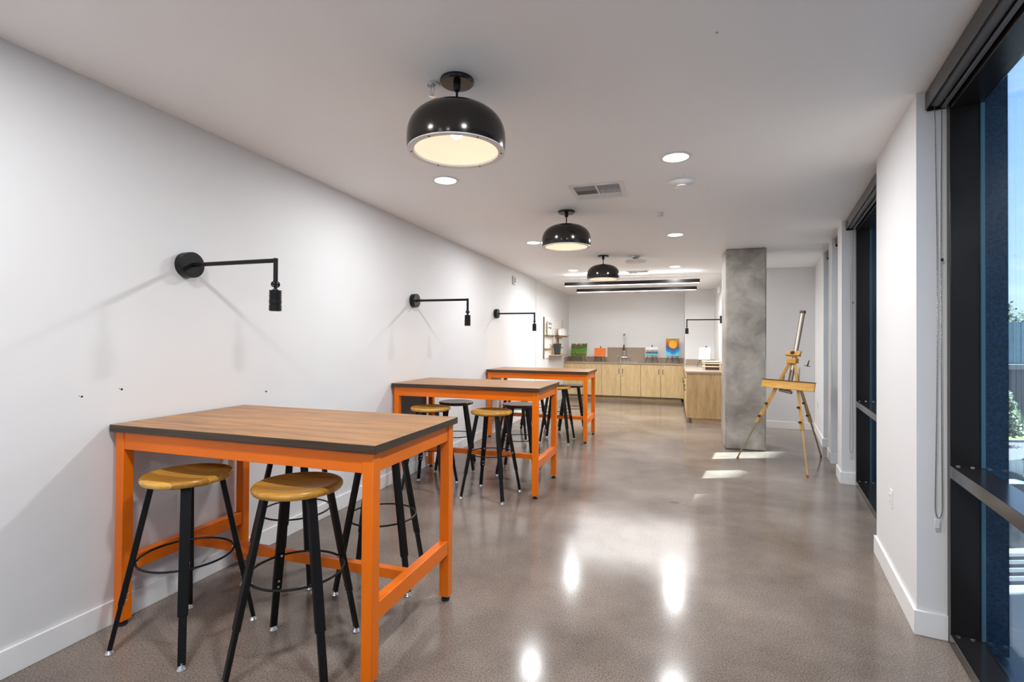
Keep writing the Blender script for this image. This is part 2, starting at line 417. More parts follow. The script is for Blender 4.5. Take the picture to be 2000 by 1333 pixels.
# windows
wins = [(-2.7, 0, []), (1.12, 3.13, [1.835]), (3.5, 4.14, []), (4.54, 5.235, []), (-6.1, -3.1, [-4.6])]  # last window, unseen behind the camera, added to bring in light
for i, (s0, s1, mul) in enumerate(wins):
    w = wthing('window_%d' % (i+1), None, None, 0, 0, kind='structure')
    f = MB()
    f.box(.125, .25, s0, s0+.05, 0, CEIL).box(.125, .25, s1-.05, s1, 0, CEIL)
    f.box(.127, .249, s0+.05, s1-.05, 2.70, CEIL)
    for m_ in mul: f.box(.127, .249, m_-.03, m_+.03, .06, 2.70)
    f.build('window_frame', M['bronze'], w, bevel=.003)
    MB().box(.120, .252, s0+.05, s1-.05, 0, .058).build('window_sill', M['sillbronze'], w, bevel=.003)
    cells = [s0+.05]+[x for m_ in mul for x in (m_-.03, m_+.03)]+[s1-.05]
    for k in range(0, len(cells), 2):
        MB().box(.120, .250, cells[k], cells[k+1], .838, .900).build('window_rail', M['sillbronze'], w, bevel=.003)
        for z0, z1 in ((.058, .838), (.900, 2.70)):
            MB().box(.236, .240, cells[k], cells[k+1], z0, z1).build('window_pane', M['glass'], w, smooth=0)
    g = MB()
    for k in range(0, len(cells), 2):
        for z0, z1 in ((.058, .838), (.900, 2.70)):
            g.box(.241, .256, cells[k], cells[k]+.012, z0, z1).box(.241, .256, cells[k+1]-.012, cells[k+1], z0, z1)
    g.build('window_gasket', M['gasket'], w)
    sc_ = MB()
    for zz in ((.059, .9) if i < 2 else ()):
        for nn in (.15, .205): sc_.box(nn-.008, nn+.008, s1-.070, s1-.058, zz+.0, zz+.005)
    if i < 2: sc_.build('window_screw', M['chrome'], w)

# roller blinds with bead chains
def chain(parent, s, nA, nB, z0, z1, beads):
    pts = []
    r = (nB-nA)/2
    N = 40
    for k in range(N+1): 
        pts.append(V((nB-.004*math.sin(k/N*PI), s, z1+(z0+.06-z1)*k/N)))
    for k in range(1, 13):
        a = PI*k/13; pts.append(V(((nA+nB)/2+r*math.cos(a), s, z0+.06-.06*math.sin(a))))
    for k in range(N+1): 
        pts.append(V((nA+.010*math.sin(k/N*PI), s, z0+.06+(z1-z0-.06)*k/N)))
    mb = MB()
    if beads:
        # resample
        L = 0; out = [pts[0]]
        step = .0105
        for a, b in zip(pts, pts[1:]):
            d = (b-a).length; t = step-L
            while t <= d:
                out.append(a+(b-a)*t/d); t += step
            L = d-(t-step)
        for p in out: mb.sphere(p, .0036, 1)
        mb.tube(pts, .0013, 4)
    else: mb.tube(pts, .003, 5)
    mb.build('bead_chain', M['bead'], parent)
blind_labels = ['dark bronze roller blind cassette with long bead chain over the nearest big window',
                'dark bronze roller blind over the second window, beyond the pier with the white outlet',
                'narrow roller blind cassette with chain over the third window, behind the easel',
                'narrow roller blind cassette with chain over the farthest window by the end wall']
cb = [.62, .34, .45, .63]
for i, (s0, s1, _) in enumerate(wins[:4]):
    w = wthing('roller_blind', blind_labels[i], 'blind', s1, 0, group='roller blinds over the windows')
    L = s1-s0
    c = MB()
    c.box(.034, .040, -L+.01, -.012, 2.722, 2.812)
    c.box(.034, .118, -L+.01, -.012, 2.806, 2.812)
    c.build('cassette', M['bronze'], w, bevel=.002)
    MB().box(.040, .116, -.020, -.010, 2.716, 2.806).build('end_bracket', M['black'], w, bevel=.002)
    MB().box(.040, .116, -L+.01, -L+.02, 2.716, 2.806).build('end_bracket', M['black'], w, bevel=.002)
    MB().cyl((.078, -L+.02, 2.762), (.078, -.02, 2.762), .030, seg=24).build('roller', M['grey_panel'], w)
    MB().box(.098, .116, -L+.02, -.02, 2.718, 2.732).build('hem_bar', M['grey_panel'], w, bevel=.003)
    chain(w, -.030, .069, .098, cb[i], 2.74, i < 2)
    MB().cyl((.098, -.03, 1.93), (.098, -.03, 1.945), .006, seg=10).build('chain_stop', M['black'], w)
    z = cb[i]
    h = MB(); h.box(.066, .088, -.034, -.026, z-.05, z-.004)
    h.build('chain_holder', M['clear'], w, bevel=.002)

# outside ledge under window wall
o = struct('trim_ledge', MB().box(.25, .42, -6.8, 6.9, -.30, -.01), M['navy']); o.matrix_world = MW

# ------------------------------------------------------------------ tables
def make_table():
    W, D, T = 1.598, .867, 1.058
    t = thing('high_table', 'x', 'table', (0, 0, 0))
    # origin: right front corner at floor; x from -W..0, y 0..D
    bm = MB().box(-W, 0, 0, D, T-.038, T)
    o = bm.build('tabletop', [M['tabletop'], M['tabledge']], t, bevel=.003)
    for p in o.data.polygons:
        if abs(p.normal.z) < .5: p.material_index = 1
    L = .056; e = .02; h = T-.038
    for sx in (0, 1):
        for sy in (0, 1):
            x0 = -e-L if sx == 0 else -W+e; y0 = e if sy == 0 else D-e-L
            leg = MB().box(x0, x0+L, y0, y0+L, .028, h).build('leg', M['orange'], t, bevel=.003)
            MB().cyl((x0+L/2, y0+L/2, 0), (x0+L/2, y0+L/2, .012), .024, seg=24).cyl((x0+L/2, y0+L/2, .012), (x0+L/2, y0+L/2, .03), .011, seg=12).build('levelling_foot', M['rubber_black'], leg)
    zA, zB = h-.092, h
    MB().box(-W+e+L, -e-L, e+.004, e+.044, zA, zB).build('apron', M['orange'], t, bevel=.002)
    MB().box(-W+e+L, -e-L, D-e-.044, D-e-.004, zA, zB).build('apron', M['orange'], t, bevel=.002)
    MB().box(-e-.048, -e-.008, e+L, D-e-L, zA, zB).build('apron', M['orange'], t, bevel=.002)
    MB().box(-W+e+.008, -W+e+.048, e+L, D-e-L, zA, zB).build('apron', M['orange'], t, bevel=.002)
    for x0 in (-e-L+.003, -W+e+.003):
        MB().box(x0, x0+.050, e+L, D-e-L, .275, .355).build('side_rail', M['orange'], t, bevel=.003)
    MB().box(-W+e+L, -e-L, D/2-.022, D/2+.022, .285, .335).build('stretcher', M['orange'], t, bevel=.003)
    return t
tab0 = make_table()
tl = ['orange steel high table with brown wood top, nearest the camera, two stools tucked in front',
      'middle orange steel high table with brown wood top against the left wall',
      'farthest orange steel high table with brown wood top, before the kitchen cabinets']
TP = [(-1.212, 1.862, .003), (-1.216, 4.610, -.003), (-1.203, 7.366, .003)]
for i, (x, y, a) in enumerate(TP):
    t = tab0 if i == 0 else copy_tree(tab0)
    t.location = (x, y, 0); t.rotation_euler.z = a; tag(t, tl[i], 'table', 'orange high tables')

# ------------------------------------------------------------------ stools
def make_stool():
    t = thing('bar_stool', 'x', 'stool')
    zt = .83; R = .203
    prof = [(0, zt-.012), (R*.5, zt-.009), (R*.8, zt-.003), (R*.90, zt), (R*.97, zt-.003), (R, zt-.012), (R, zt-.022), (R*.97, zt-.032), (R*.9, zt-.036), (0, zt-.036)]
    MB().lathe(prof, 64).build('seat', M['seat'], t)
    MB().cyl((0, 0, zt-.042), (0, 0, zt-.036), R*.82, seg=40).build('seat_plate', M['black'], t)
    rt_, rb = .150, .305; ztop = zt-.04
    for k in range(4):
        a = PI/4+k*PI/2; c, s_ = math.cos(a), math.sin(a)
        top = V((rt_*c, rt_*s_, ztop)); bot = V((rb*c, rb*s_, .022))
        dd = bot-top; br = top+dd*.735
        up_ = MB()
        # upper sleeve: flared angle section, wide face outwards
        def sec(p, q, w, h, up_=up_, a=a):
            d = (V(q)-V(p)).normalized(); o = V((math.cos(a), math.sin(a), 0)); o = (o-d*d.dot(o)).normalized(); tt = d.cross(o)
            vs = []
            for P_ in (V(p), V(q)):
                for (i_, j_) in ((-1, -1), (1, -1), (1, 1), (-1, 1)): vs.append(up_.bm.verts.new(P_+tt*i_*w/2+o*j_*h/2))
            b = up_.bm
            for f in ((0, 1, 2, 3), (7, 6, 5, 4), (0, 4, 5, 1), (1, 5, 6, 2), (2, 6, 7, 3), (3, 7, 4, 0)): b.faces.new([vs[g] for g in f])
        sec(top, br, .043, .026)
        leg = up_.build('leg', M['black'], t, bevel=.004)
        lo = MB()
        sec(top+dd*.60, bot, .033, .020, lo)
        lo.build('leg_extension', M['black'], leg, bevel=.003)
        bl = MB()
        inn = -V((c, s_, 0))
        for f_ in (.67, .71):
            p = top+dd*f_; bl.cyl(p+inn*.012, p+inn*.019, .006, seg=10)
        bl.build('bolt', M['chrome'], leg)
        fp = V((rb*c, rb*s_, 0))
        MB().lathe([(0, .0), (.018, 0), (.021, .004), (.017, .012), (.010, .020), (.009, .034), (0, .034)], 20, c=(fp.x, fp.y, 0)).build('glide', M['chrome'], leg)
    # foot ring inside the legs
    zr = .415; f = (ztop-zr)/(ztop-.022); rr = rt_+(rb-rt_)*f-.016
    MB().torus(rr, .0055, (0, 0, zr), 64, 8).build('foot_ring', M['black'], t)
    for k in range(4):
        a = PI/4+k*PI/2; MB().cyl(((rr-.010)*math.cos(a), (rr-.010)*math.sin(a), zr), ((rr+.006)*math.cos(a), (rr+.006)*math.sin(a), zr), .006, seg=8).build('ring_clip', M['chrome'], t)
    return t
M['seat_dark'] = wood('dark_brown_seat', (.035, .020, .014), (.10, .06, .04), 0, 1, .35, 20)  # darker brown variant of the stool seat
st0 = make_stool()
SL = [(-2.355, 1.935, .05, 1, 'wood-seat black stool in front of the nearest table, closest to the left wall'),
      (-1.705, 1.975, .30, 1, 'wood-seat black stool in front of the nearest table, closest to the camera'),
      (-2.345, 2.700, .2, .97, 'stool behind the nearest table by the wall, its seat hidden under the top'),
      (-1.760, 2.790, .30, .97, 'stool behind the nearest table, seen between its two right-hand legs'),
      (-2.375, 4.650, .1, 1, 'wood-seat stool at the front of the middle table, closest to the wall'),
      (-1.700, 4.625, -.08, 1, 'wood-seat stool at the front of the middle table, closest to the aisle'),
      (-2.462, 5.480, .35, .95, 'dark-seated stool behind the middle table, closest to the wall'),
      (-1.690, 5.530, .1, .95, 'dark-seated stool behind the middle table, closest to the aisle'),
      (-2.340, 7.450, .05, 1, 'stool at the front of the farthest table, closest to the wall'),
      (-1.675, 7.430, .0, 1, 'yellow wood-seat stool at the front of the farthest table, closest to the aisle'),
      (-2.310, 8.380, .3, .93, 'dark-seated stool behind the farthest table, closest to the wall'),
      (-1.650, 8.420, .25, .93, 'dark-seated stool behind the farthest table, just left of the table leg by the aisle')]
for i, (x, y, a, hz, lb) in enumerate(SL):
    t = st0 if i == 0 else copy_tree(st0)
    t.location = (x, y, 0); t.rotation_euler.z = a; t.scale = (1, 1, hz); tag(t, lb, 'stool', 'stools at the high tables')
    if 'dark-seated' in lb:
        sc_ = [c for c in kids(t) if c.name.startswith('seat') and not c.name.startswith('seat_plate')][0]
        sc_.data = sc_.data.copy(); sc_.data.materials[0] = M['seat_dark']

# ------------------------------------------------------------------ pendants
def make_pendant():
    t = thing('pendant_lamp', 'x', 'lamp', (0, 0, CEIL))
    MB().lathe([(0, 0), (.085, 0), (.087, -.006), (.085, -.016), (.078, -.022), (0, -.022)], 40).build('canopy', M['blackgloss'], t)
    MB().lathe([(0, -.022), (.019, -.022), (.019, -.05), (.014, -.058), (.006, -.062), (.006, -.118), (.014, -.122), (.020, -.130), (0, -.130)], 20).build('stem', M['black'], t)
    zt, zb = -.135, -.362
    outer = []; N = 18
    for k in range(N+1):
        a = PI/2*k/N
        r = .248*math.sin(a)**.78; z = zb+.050+(zt-zb-.050)*max(math.cos(a), 0)**.80
        outer.append((max(r, 0), z))
    outer += [(.247, zb+.02), (.243, zb)]
    inner = [(r*.975 if r > 0 else 0, z-.006) for r, z in outer[:-1]]+[(.238, zb)]
    sh = MB().lathe(outer, 72).build('shade', M['blackgloss'], t)
    MB().lathe(inner, 72).build('shade_lining', M['lamp_inner'], sh)
    MB().lathe([(.2435, zb-.001), (.2435, zb-.005), (.212, zb-.005), (.208, zb+.004), (.236, zb+.004), (.2435, zb-.001)], 72).build('rim_ring', M['white_metal'], sh)
    s_ = MB()
    for k in range(6):
        a = PI*k/3+.35; s_.cyl((.226*math.cos(a), .226*math.sin(a), zb-.008), (.226*math.cos(a), .226*math.sin(a), zb-.004), .004, seg=8)
    s_.build('screw', M['black'], sh)
    MB().lathe([(0, -.14), (.022, -.14), (.022, -.185), (.012, -.19), (0, -.19)], 20).build('lamp_socket', M['white_metal'], t)
    MB().lathe([(0, -.30), (.016, -.297), (.030, -.285), (.036, -.265), (.033, -.24), (.02, -.212), (.014, -.19)], 24).build('bulb', M['e_bulb'], t)
    return t
pen0 = make_pendant()
for i, (x, y, lb) in enumerate([(-1.052, 2.32, 'large black dome pendant lamp, nearest, hanging above the near table'),
                                (-1.048, 5.011, 'black dome pendant lamp above the middle table'),
                                (-1.050, 7.787, 'smallest-looking black dome pendant lamp, above the farthest table')]):
    t = pen0 if i == 0 else copy_tree(pen0)
    t.location = (x, y, CEIL); tag(t, lb, 'lamp', 'black dome pendants')

# ------------------------------------------------------------------ recessed downlights
def make_down():
    t = thing('downlight', 'x', 'light', (0, 0, CEIL))
    MB().lathe([(.088, -.0005), (.112, -.0005), (.112, -.004), (.105, -.007), (.088, -.005)], 48, close=True).build('trim_ring', M['white_metal'], t)
    MB().lathe([(0, -.003), (.089, -.003)], 40).build('diffuser', M['e_down'], t)
    lamp('downlight_glow', 'AREA', (0, 0, -.009), DOWNLIGHT_W, (.985, .99, 1), t, shape='DISK', size=.17)
    return t
dn0 = make_down()
DL = [(-1.80, 3.7555), (.004, 3.7555), (-1.80, 6.482), (.004, 6.482), (-1.80, 9.227), (.004, 9.227), (-1.80, 1.03), (.004, 1.03), (-1.80, -1.70), (-.6, -1.70)]  # last pair, unseen behind the camera, added for fill light
dlb = ['lit round ceiling downlight just beyond the nearest pendant', 'lit round ceiling downlight beside the white smoke detector, right of the vent',
       'lit round ceiling downlight left of the middle pendant', 'lit round ceiling downlight above the concrete column side, middle row',
       'lit round ceiling downlight left of the farthest pendant', 'lit round ceiling downlight in the farthest row, above the kitchen island',
       'downlight over the near end of the room by the left wall', 'downlight over the near end of the room by the windows', 'added fill downlight behind the camera by the left wall', 'added fill downlight behind the camera by the windows']
for i, (x, y) in enumerate(DL):
    t = dn0 if i == 0 else copy_tree(dn0)
    t.location = (x, y, CEIL); tag(t, dlb[i], 'light', 'round recessed downlights')
    for c in kids(t):
        if c.type == 'LIGHT':
            c.data = c.data.copy(); c.data.energy = 15.0 if x < -1 else 27.0      # wall-side row dimmed

# ------------------------------------------------------------------ wall lamps
def make_wall_lamp():
    t = thing('wall_lamp', 'x', 'lamp')
    X = .675
    MB().cyl((0, 0, 0), (.058, 0, 0), .077, seg=48).build('back_plate', M['black'], t, bevel=.002)
    MB().cyl((.058, 0, 0), (X, 0, 0), .0125, seg=20).build('arm', M['black'], t)
    MB().cyl((X, 0, .0125), (X, 0, -.125), .0125, seg=20).build('drop_arm', M['black'], t)
    MB().torus(.013, .004, (X, -.016, -.135), 24, 6, 'y').torus(.013, .004, (X, .016, -.135), 24, 6, 'y').cyl((X, -.022, -.135), (X, .022, -.135), .007, seg=12).cyl((X, 0, -.135), (X, 0, -.165), .009, seg=12).build('swivel', M['black'], t)
    prof = [(0, -.162), (.014, -.162), (.016, -.168), (.033, -.170)]
    z = -.170
    for k in range(4): prof += [(.033, z), (.033, z-.006), (.030, z-.008), (.030, z-.011), (.033, z-.012)]; z -= .013
    prof += [(.033, -.245), (.030, -.247), (.030, -.250), (.033, -.252), (.033, -.284), (.030, -.286), (.027, -.280), (0, -.278)]
    MB().lathe(prof, 36, c=(X, 0, 0)).build('lamp_head', M['black'], t)
    MB().lathe([(0, -.2815), (.027, -.2815)], 24, c=(X, 0, 0)).build('lens', M['e_spot'], t)
    sp = lamp('spot_light', 'SPOT', (X, 0, -.292), SPOT_W, (1, .78, .52), t, shadow_soft_size=.02, spot_size=math.radians(80), spot_blend=.7)
    return t
wl0 = make_wall_lamp()
for i, (x, y, rz, lb) in enumerate([(WX, 2.292, 0, 'largest black swing-arm wall lamp above the nearest table'),
                                    (WX, 5.069, 0, 'black swing-arm wall lamp above the middle table'),
                                    (WX, 7.820, 0, 'black swing-arm wall lamp above the farthest table'),
                                    (.91, 10.70, PI, 'black swing-arm wall lamp over the island counter, partly behind the concrete column')]):
    t = wl0 if i == 0 else copy_tree(wl0)
    t.location = (x, y, 1.955); t.rotation_euler.z = rz; tag(t, lb, 'lamp', 'black swing-arm wall lamps')

# ------------------------------------------------------------------ LED bars
for y, lb in ((9.87, 'front long black linear light over the kitchen'), (11.18, 'rear long black linear light over the kitchen')):
    t = thing('linear_light', lb, 'light', (-.825, y, 0), 0, 'linear lights over the kitchen')
    MB().box(-1.265, 1.265, -.03, .03, 2.608, 2.675).build('housing', M['bronze'], t, bevel=.002)
    MB().box(-1.255, 1.255, -.026, .026, 2.600, 2.609).build('diffuser', M['e_bar'], t)
    MB().cyl((-1.0, 0, 2.675), (-1.0, 0, CEIL-(.03 if y > 10.35 else 0)), .0012, seg=6).cyl((1.0, 0, 2.675), (1.0, 0, CEIL-(.03 if y > 10.35 else 0)), .0012, seg=6).build('cable', M['steel'], t)
    lamp('bar_light', 'AREA', (0, 0, 2.596), 30, (1, .99, .975), t, shape='RECTANGLE', size=2.4, size_y=.05)
    up_l = lamp('bar_uplight', 'AREA', (0, 0, 2.680), 4, (1, .97, .94), t, shape='RECTANGLE', size=2.4, size_y=.05); up_l.rotation_euler.x = PI

# ------------------------------------------------------------------ ceiling devices
def sprinkler(x, y, lb):
    t = thing('sprinkler', lb, 'sprinkler', (x, y, CEIL), 0, 'ceiling sprinklers')
    MB().lathe([(.022, -.001), (.040, -.001), (.040, -.004), (.030, -.008), (.022, -.004)], 32, close=True).build('escutcheon', M['white_metal'], t)
    MB().cyl((0, 0, 0), (0, 0, -.02), .010, seg=12).tube([(-.004, 0, -.02), (-.012, 0, -.03), (-.004, 0, -.052)], .0025, 6).tube([(.004, 0, -.02), (.012, 0, -.03), (.004, 0, -.052)], .0025, 6).cyl((0, 0, -.05), (0, 0, -.06), .004, seg=10).build('head', M['chrome'], t)
    MB().lathe([(0, -.060), (.016, -.060), (.018, -.062), (0, -.063)], 16).build('deflector', M['chrome'], t)
sprinkler(-1.19, 2.322, 'small chrome ceiling sprinkler beside the nearest pendant canopy')
sprinkler(-1.185, 5.95, 'small chrome ceiling sprinkler behind the middle pendant')
t = thing('smoke_detector', 'round white detector on the ceiling beyond the right-hand front downlight', 'detector', (.05, 4.335, CEIL))
MB().lathe([(0, 0), (.112, 0), (.112, -.012), (.10, -.026), (.05, -.036), (0, -.038)], 48).build('housing', M['white_plastic'], t)
MB().lathe([(.036, -.036), (.042, -.036), (.040, -.044), (.034, -.046), (0, -.046)], 32).build('sensor_cap', M['white_plastic'], t)
t = thing('ceiling_sensor', 'tiny round white sensor on the ceiling left of the middle-row downlight', 'sensor', (-.146, 5.34, CEIL))
MB().lathe([(0, 0), (.034, 0), (.036, -.006), (.032, -.026), (.024, -.034), (0, -.036)], 28).build('housing', M['white_plastic'], t)
MB().torus(.026, .003, (0, 0, -.032), 24, 6).build('lens_ring', M['steel'], t)
t = thing('access_point', 'flat round white disc hung below the ceiling behind the farthest pendant', 'wifi disc', (-.575, 7.97, CEIL))
MB().lathe([(0, -.065), (.155, -.068), (.165, -.076), (.155, -.088), (0, -.094)], 48).build('disc', M['white_plastic'], t)
MB().lathe([(0, 0), (.065, 0), (.060, -.02), (.030, -.04), (.025, -.066), (0, -.066)], 28).build('mount', M['steel'], t)
tag(MB().lathe([(0, 0), (.006, 0), (.005, -.003), (0, -.004)], 12, c=(.167, 2.289, CEIL)).build('ceiling_screw', M['steel']), 'single small screw head on the bare ceiling, upper right', 'screw')

def vent(x, y, w, d, lb):
    t = thing('ceiling_vent', lb, 'vent', (x, y, CEIL), 0, 'ceiling air vents')
    MB().box(-w/2+.02, w/2-.02, -d/2+.02, d/2-.02, -.003, -.0005).build('backing', M['dark_void'], t)
    f = MB(); b = .035
    f.box(-w/2, w/2, -d/2, -d/2+b, -.010, -.0005).box(-w/2, w/2, d/2-b, d/2, -.010, -.0005).box(-w/2, -w/2+b, -d/2+b, d/2-b, -.010, -.0005).box(w/2-b, w/2, -d/2+b, d/2-b, -.010, -.0005)
    f.box(-.008, .008, -d/2+b, d/2-b, -.011, -.002)
    f.build('frame', M['white_metal'], t, bevel=.002)
    lv = MB()
    y0, y1 = -d/2+b, d/2-b; h = (y1-y0)/3
    for k in range(6):      # long louvres, near band tips one way, far band the other
        yy = y0+h*(k+.5)/6
        lv._box((0, yy, -.007), (w-2*b, .012, .0015), Matrix.Rotation(.9, 3, 'X'))
        yy = y1-h*(k+.5)/6
        lv._box((0, yy, -.007), (w-2*b, .012, .0015), Matrix.Rotation(-.9, 3, 'X'))
    for sgn in (-1, 1):
        for k in range(14):
            xx = sgn*(.012+(w/2-b-.012)*(k+.5)/14)
            lv._box((xx, 0, -.007), (.0015, h*.92, .010), Matrix.Rotation(sgn*.6, 3, 'Y'))
    lv.build('louvre', M['white_metal'], t)
vent(-.637, 4.405, .455, .44, 'white square ceiling air vent with louvres, between the two nearest pendants')
vent(-.66, 9.87, .42, .55, 'white ceiling air vent just in front of the linear lights')

t = thing('alarm_strobe', 'small grey and white alarm strobe high on the left wall', 'alarm', (WX, 8.80, 2.62))
MB().box(0, .035, -.075, .075, -.075, .075).build('housing', M['white_plastic'], t, bevel=.006)
MB().box(.035, .055, -.055, .0, -.05, .05).build('lens', M['steel'], t, bevel=.006)
t = thing('emergency_light', 'small white fixture high on the kitchen side wall beside the column', 'light', (.91, 11.45, 2.60))
MB().box(-.06, 0, -.15, .15, -.06, .06).build('housing', M['white_plastic'], t, bevel=.01)
MB().cyl((-.06, -.08, 0), (-.10, -.09, -.02), .035, seg=20).cyl((-.06, .08, 0), (-.10, .09, -.02), .035, seg=20).build('lamp_head', M['steel'], t)

def outlet(name, lb, loc, rz, dark=True):
    """face looks along local -x"""
    t = thing(name, lb, 'outlet', loc, rz, 'white wall outlets')
    MB().box(-.006, 0, -.036, .036, -.058, .058).build('cover_plate', M['white_plastic'], t, bevel=.002)
    MB().box(-.010, -.006, -.017, .017, -.034, .034).build('receptacle', M['white_plastic'], t, bevel=.001)
    s_ = MB()
    for z in (-.018, .018): s_.box(-.0104, -.0098, -.007, -.005, z-.004, z+.005).box(-.0104, -.0098, .005, .007, z-.004, z+.005)
    s_.build('slot', M['black'], t)
q = SN(.61, 0); outlet('wall_outlet', 'white power outlet low on the white pier between the two big windows', (q[0], q[1], .532), -TH)
q = SN(6.2, 0); outlet('wall_outlet', 'white power outlet low on the far window wall behind the easel', (q[0], q[1], .50), -TH)
outlet('wall_outlet', 'white power outlet low on the left wall, seen under the nearest table', (WX, 2.29, .53), PI)

for i, (y, z, r, lb) in enumerate([(1.737, 1.215, .006, 'leftmost tiny dark screw hole on the left wall'), (1.928, 1.234, .0065, 'tiny dark screw hole on the left wall above the nearest table corner'), (2.934, 1.128, .007, 'tiny dark chip on the left wall just above the nearest tabletop')]):
    tag(MB().sphere((WX, y, z), r, 2, (.35, 1, .9)).sphere((WX, y-.012, z+.004), r*.5, 1, (.35, 1, .8)).build('wall_plug', M['rubber_black']), lb, 'screw hole')
tag(MB().box(WX, WX+.012, 4.72, 5.40, .35, .955).build('wall_board', M['grey_panel'], bevel=.002), 'flat dark grey board on the left wall behind the middle table', 'board')

# floor litter marks
for i, (x, y, L, a, lb) in enumerate([(-.0, 4.98, .07, .3, 'small brown chip scar in the polished floor in the aisle')]):
    mb = MB(); pts = []
    for k in range(14):
        an = 2*PI*k/14; rr = L*(.6+.4*random.random()); pts.append((x+rr*math.cos(an)*.75, y+rr*math.sin(an)*.55))
    tag(mb.prism(pts, 0, .0012).build('floor_chip', pmat('chip_brown', (.09, .065, .045), .7)), lb, 'floor mark')

# ------------------------------------------------------------------ kitchen
CT = .965
def cabinet(x0, x1, lb, locks=(0, 1)):
    """front face at y=13.20, doors in front of it"""
    w = x1-x0; t = thing('base_cabinet', lb, 'cabinet', (x0, 13.20, 0), 0, 'base cabinets under the back counter')
    MB().box(.002, w-.002, .0, .59, .10, .925).build('body', M['tabledge'], t)
    MB().box(.002, w-.002, .06, .59, .0, .10).build('toe_kick', M['toe'], t)
    for k in range(2):
        a, b = (.003, w/2-.003) if k == 0 else (w/2+.003, w-.003)
        d = MB().box(a, b, -.019, -.001, .105, .922).build('door', M['maple'], t, bevel=.0015)
        hx = b-.045 if k == 0 else a+.045
        MB().cyl((hx, -.045, .675), (hx, -.045, .815), .007, seg=10).cyl((hx, -.019, .69), (hx, -.045, .69), .004, seg=8).cyl((hx, -.019, .80), (hx, -.045, .80), .004, seg=8).build('handle', M['handle'], d)
        if k == 1:
            zl = locks[0]
            MB().cyl((hx, -.019, zl), (hx, -.026, zl), .011, seg=16).build('lock', M['black'], d)
cabinet(-2.800, -1.803, 'maple double-door cabinet at the left end under the green painting', (.885,))
cabinet(-1.803, -.820, 'maple double-door sink cabinet under the faucet', (.62,))
cabinet(-.820, .168, 'maple double-door cabinet under the lake and sunset paintings', (.885,))
tag(MB().box(.168, .214, 13.185, 13.79, .10, .925).build('filler_strip', M['maple']), 'narrow maple filler strip in the inner corner of the cabinets', 'filler')

# return run (doors face -x)
def ret_cab(y0, y1, lb, end=False):
    w = y1-y0; t = thing('base_cabinet', lb, 'cabinet', (.214, y0, 0), 0, 'cabinets of the island return')
    MB().box(.02, .695, .012 if end else .002, w-.002, .10, .925).build('body', M['maple'], t)
    MB().box(.10, .695, .004, w-.002, 0, .10).build('toe_kick', M['toe'], t)
    if end: MB().box(.0, .696, -.008, .012, .10, .925).build('end_panel', M['maple_end'], t, bevel=.001)
    for k in range(2):
        a, b = (.014 if end else .002, w/2-.0015) if k == 0 else (w/2+.0015, w-.002)
        d = MB().box(.001, .019, a, b, .72, .922).build('drawer', M['maple'], t, bevel=.0015)
        m_ = (a+b)/2
        MB().cyl((-.026, m_-.07, .83), (-.026, m_+.07, .83), .005, seg=10).cyl((0, m_-.055, .83), (-.026, m_-.055, .83), .004, seg=8).cyl((0, m_+.055, .83), (-.026, m_+.055, .83), .004, seg=8).build('handle', M['handle'], d)
        d = MB().box(.001, .019, a, b, .105, .716).build('door', M['maple'], t, bevel=.0015)
        hy = b-.045 if k == 0 else a+.045
        MB().cyl((-.026, hy, .55), (-.026, hy, .68), .005, seg=10).cyl((0, hy, .565), (-.026, hy, .565), .004, seg=8).cyl((0, hy, .665), (-.026, hy, .665), .004, seg=8).build('handle', M['handle'], d)
ret_cab(9.895, 10.92, 'maple island cabinet with plain end panel facing the camera, beside the column', True)
ret_cab(10.92, 11.95, 'maple island cabinet behind the first, in the middle of the return')
ret_cab(11.95, 12.975, 'maple island cabinet at the inner corner of the return')

t = thing('worktop', 'taupe laminate L-shaped kitchen worktop with low upstand', 'worktop', (0, 0, 0))
MB().prism([(-2.80, 13.16), (.195, 13.16), (.195, 9.875), (.908, 9.875), (.908, 12.998), (.238, 12.998), (.238, 13.798), (-2.80, 13.798)], .927, CT).build('slab', M['counter'], t, bevel=.003)
for q in ((-2.80, -1.725, 13.775, 13.798), (-.748, .238, 13.775, 13.798), (-2.80, -2.778, 13.16, 13.775), (.215, .238, 13.02, 13.775), (.26, .908, 12.975, 12.998), (.886, .908, 9.99, 12.975)):
    MB().box(*q, CT, 1.09).build('upstand', M['counter'], t, bevel=.002)
MB().box(-1.725, -.748, 13.765, 13.798, CT, 1.348).build('tall_splashback', M['counter'], t, bevel=.002)
t = thing('sink', 'stainless drop-in sink rim set in the back counter', 'sink', (-1.26, 13.44, CT+.0015))
MB().box(-.36, .36, -.22, -.20, 0, .006).box(-.36, .36, .20, .22, 0, .006).box(-.36, -.34, -.2, .2, 0, .006).box(.34, .36, -.2, .2, 0, .006).build('rim', M['steel'], t, bevel=.002)
MB().box(-.34, .34, -.2, .2, .0005, .0025).build('basin', M['steel'], t)
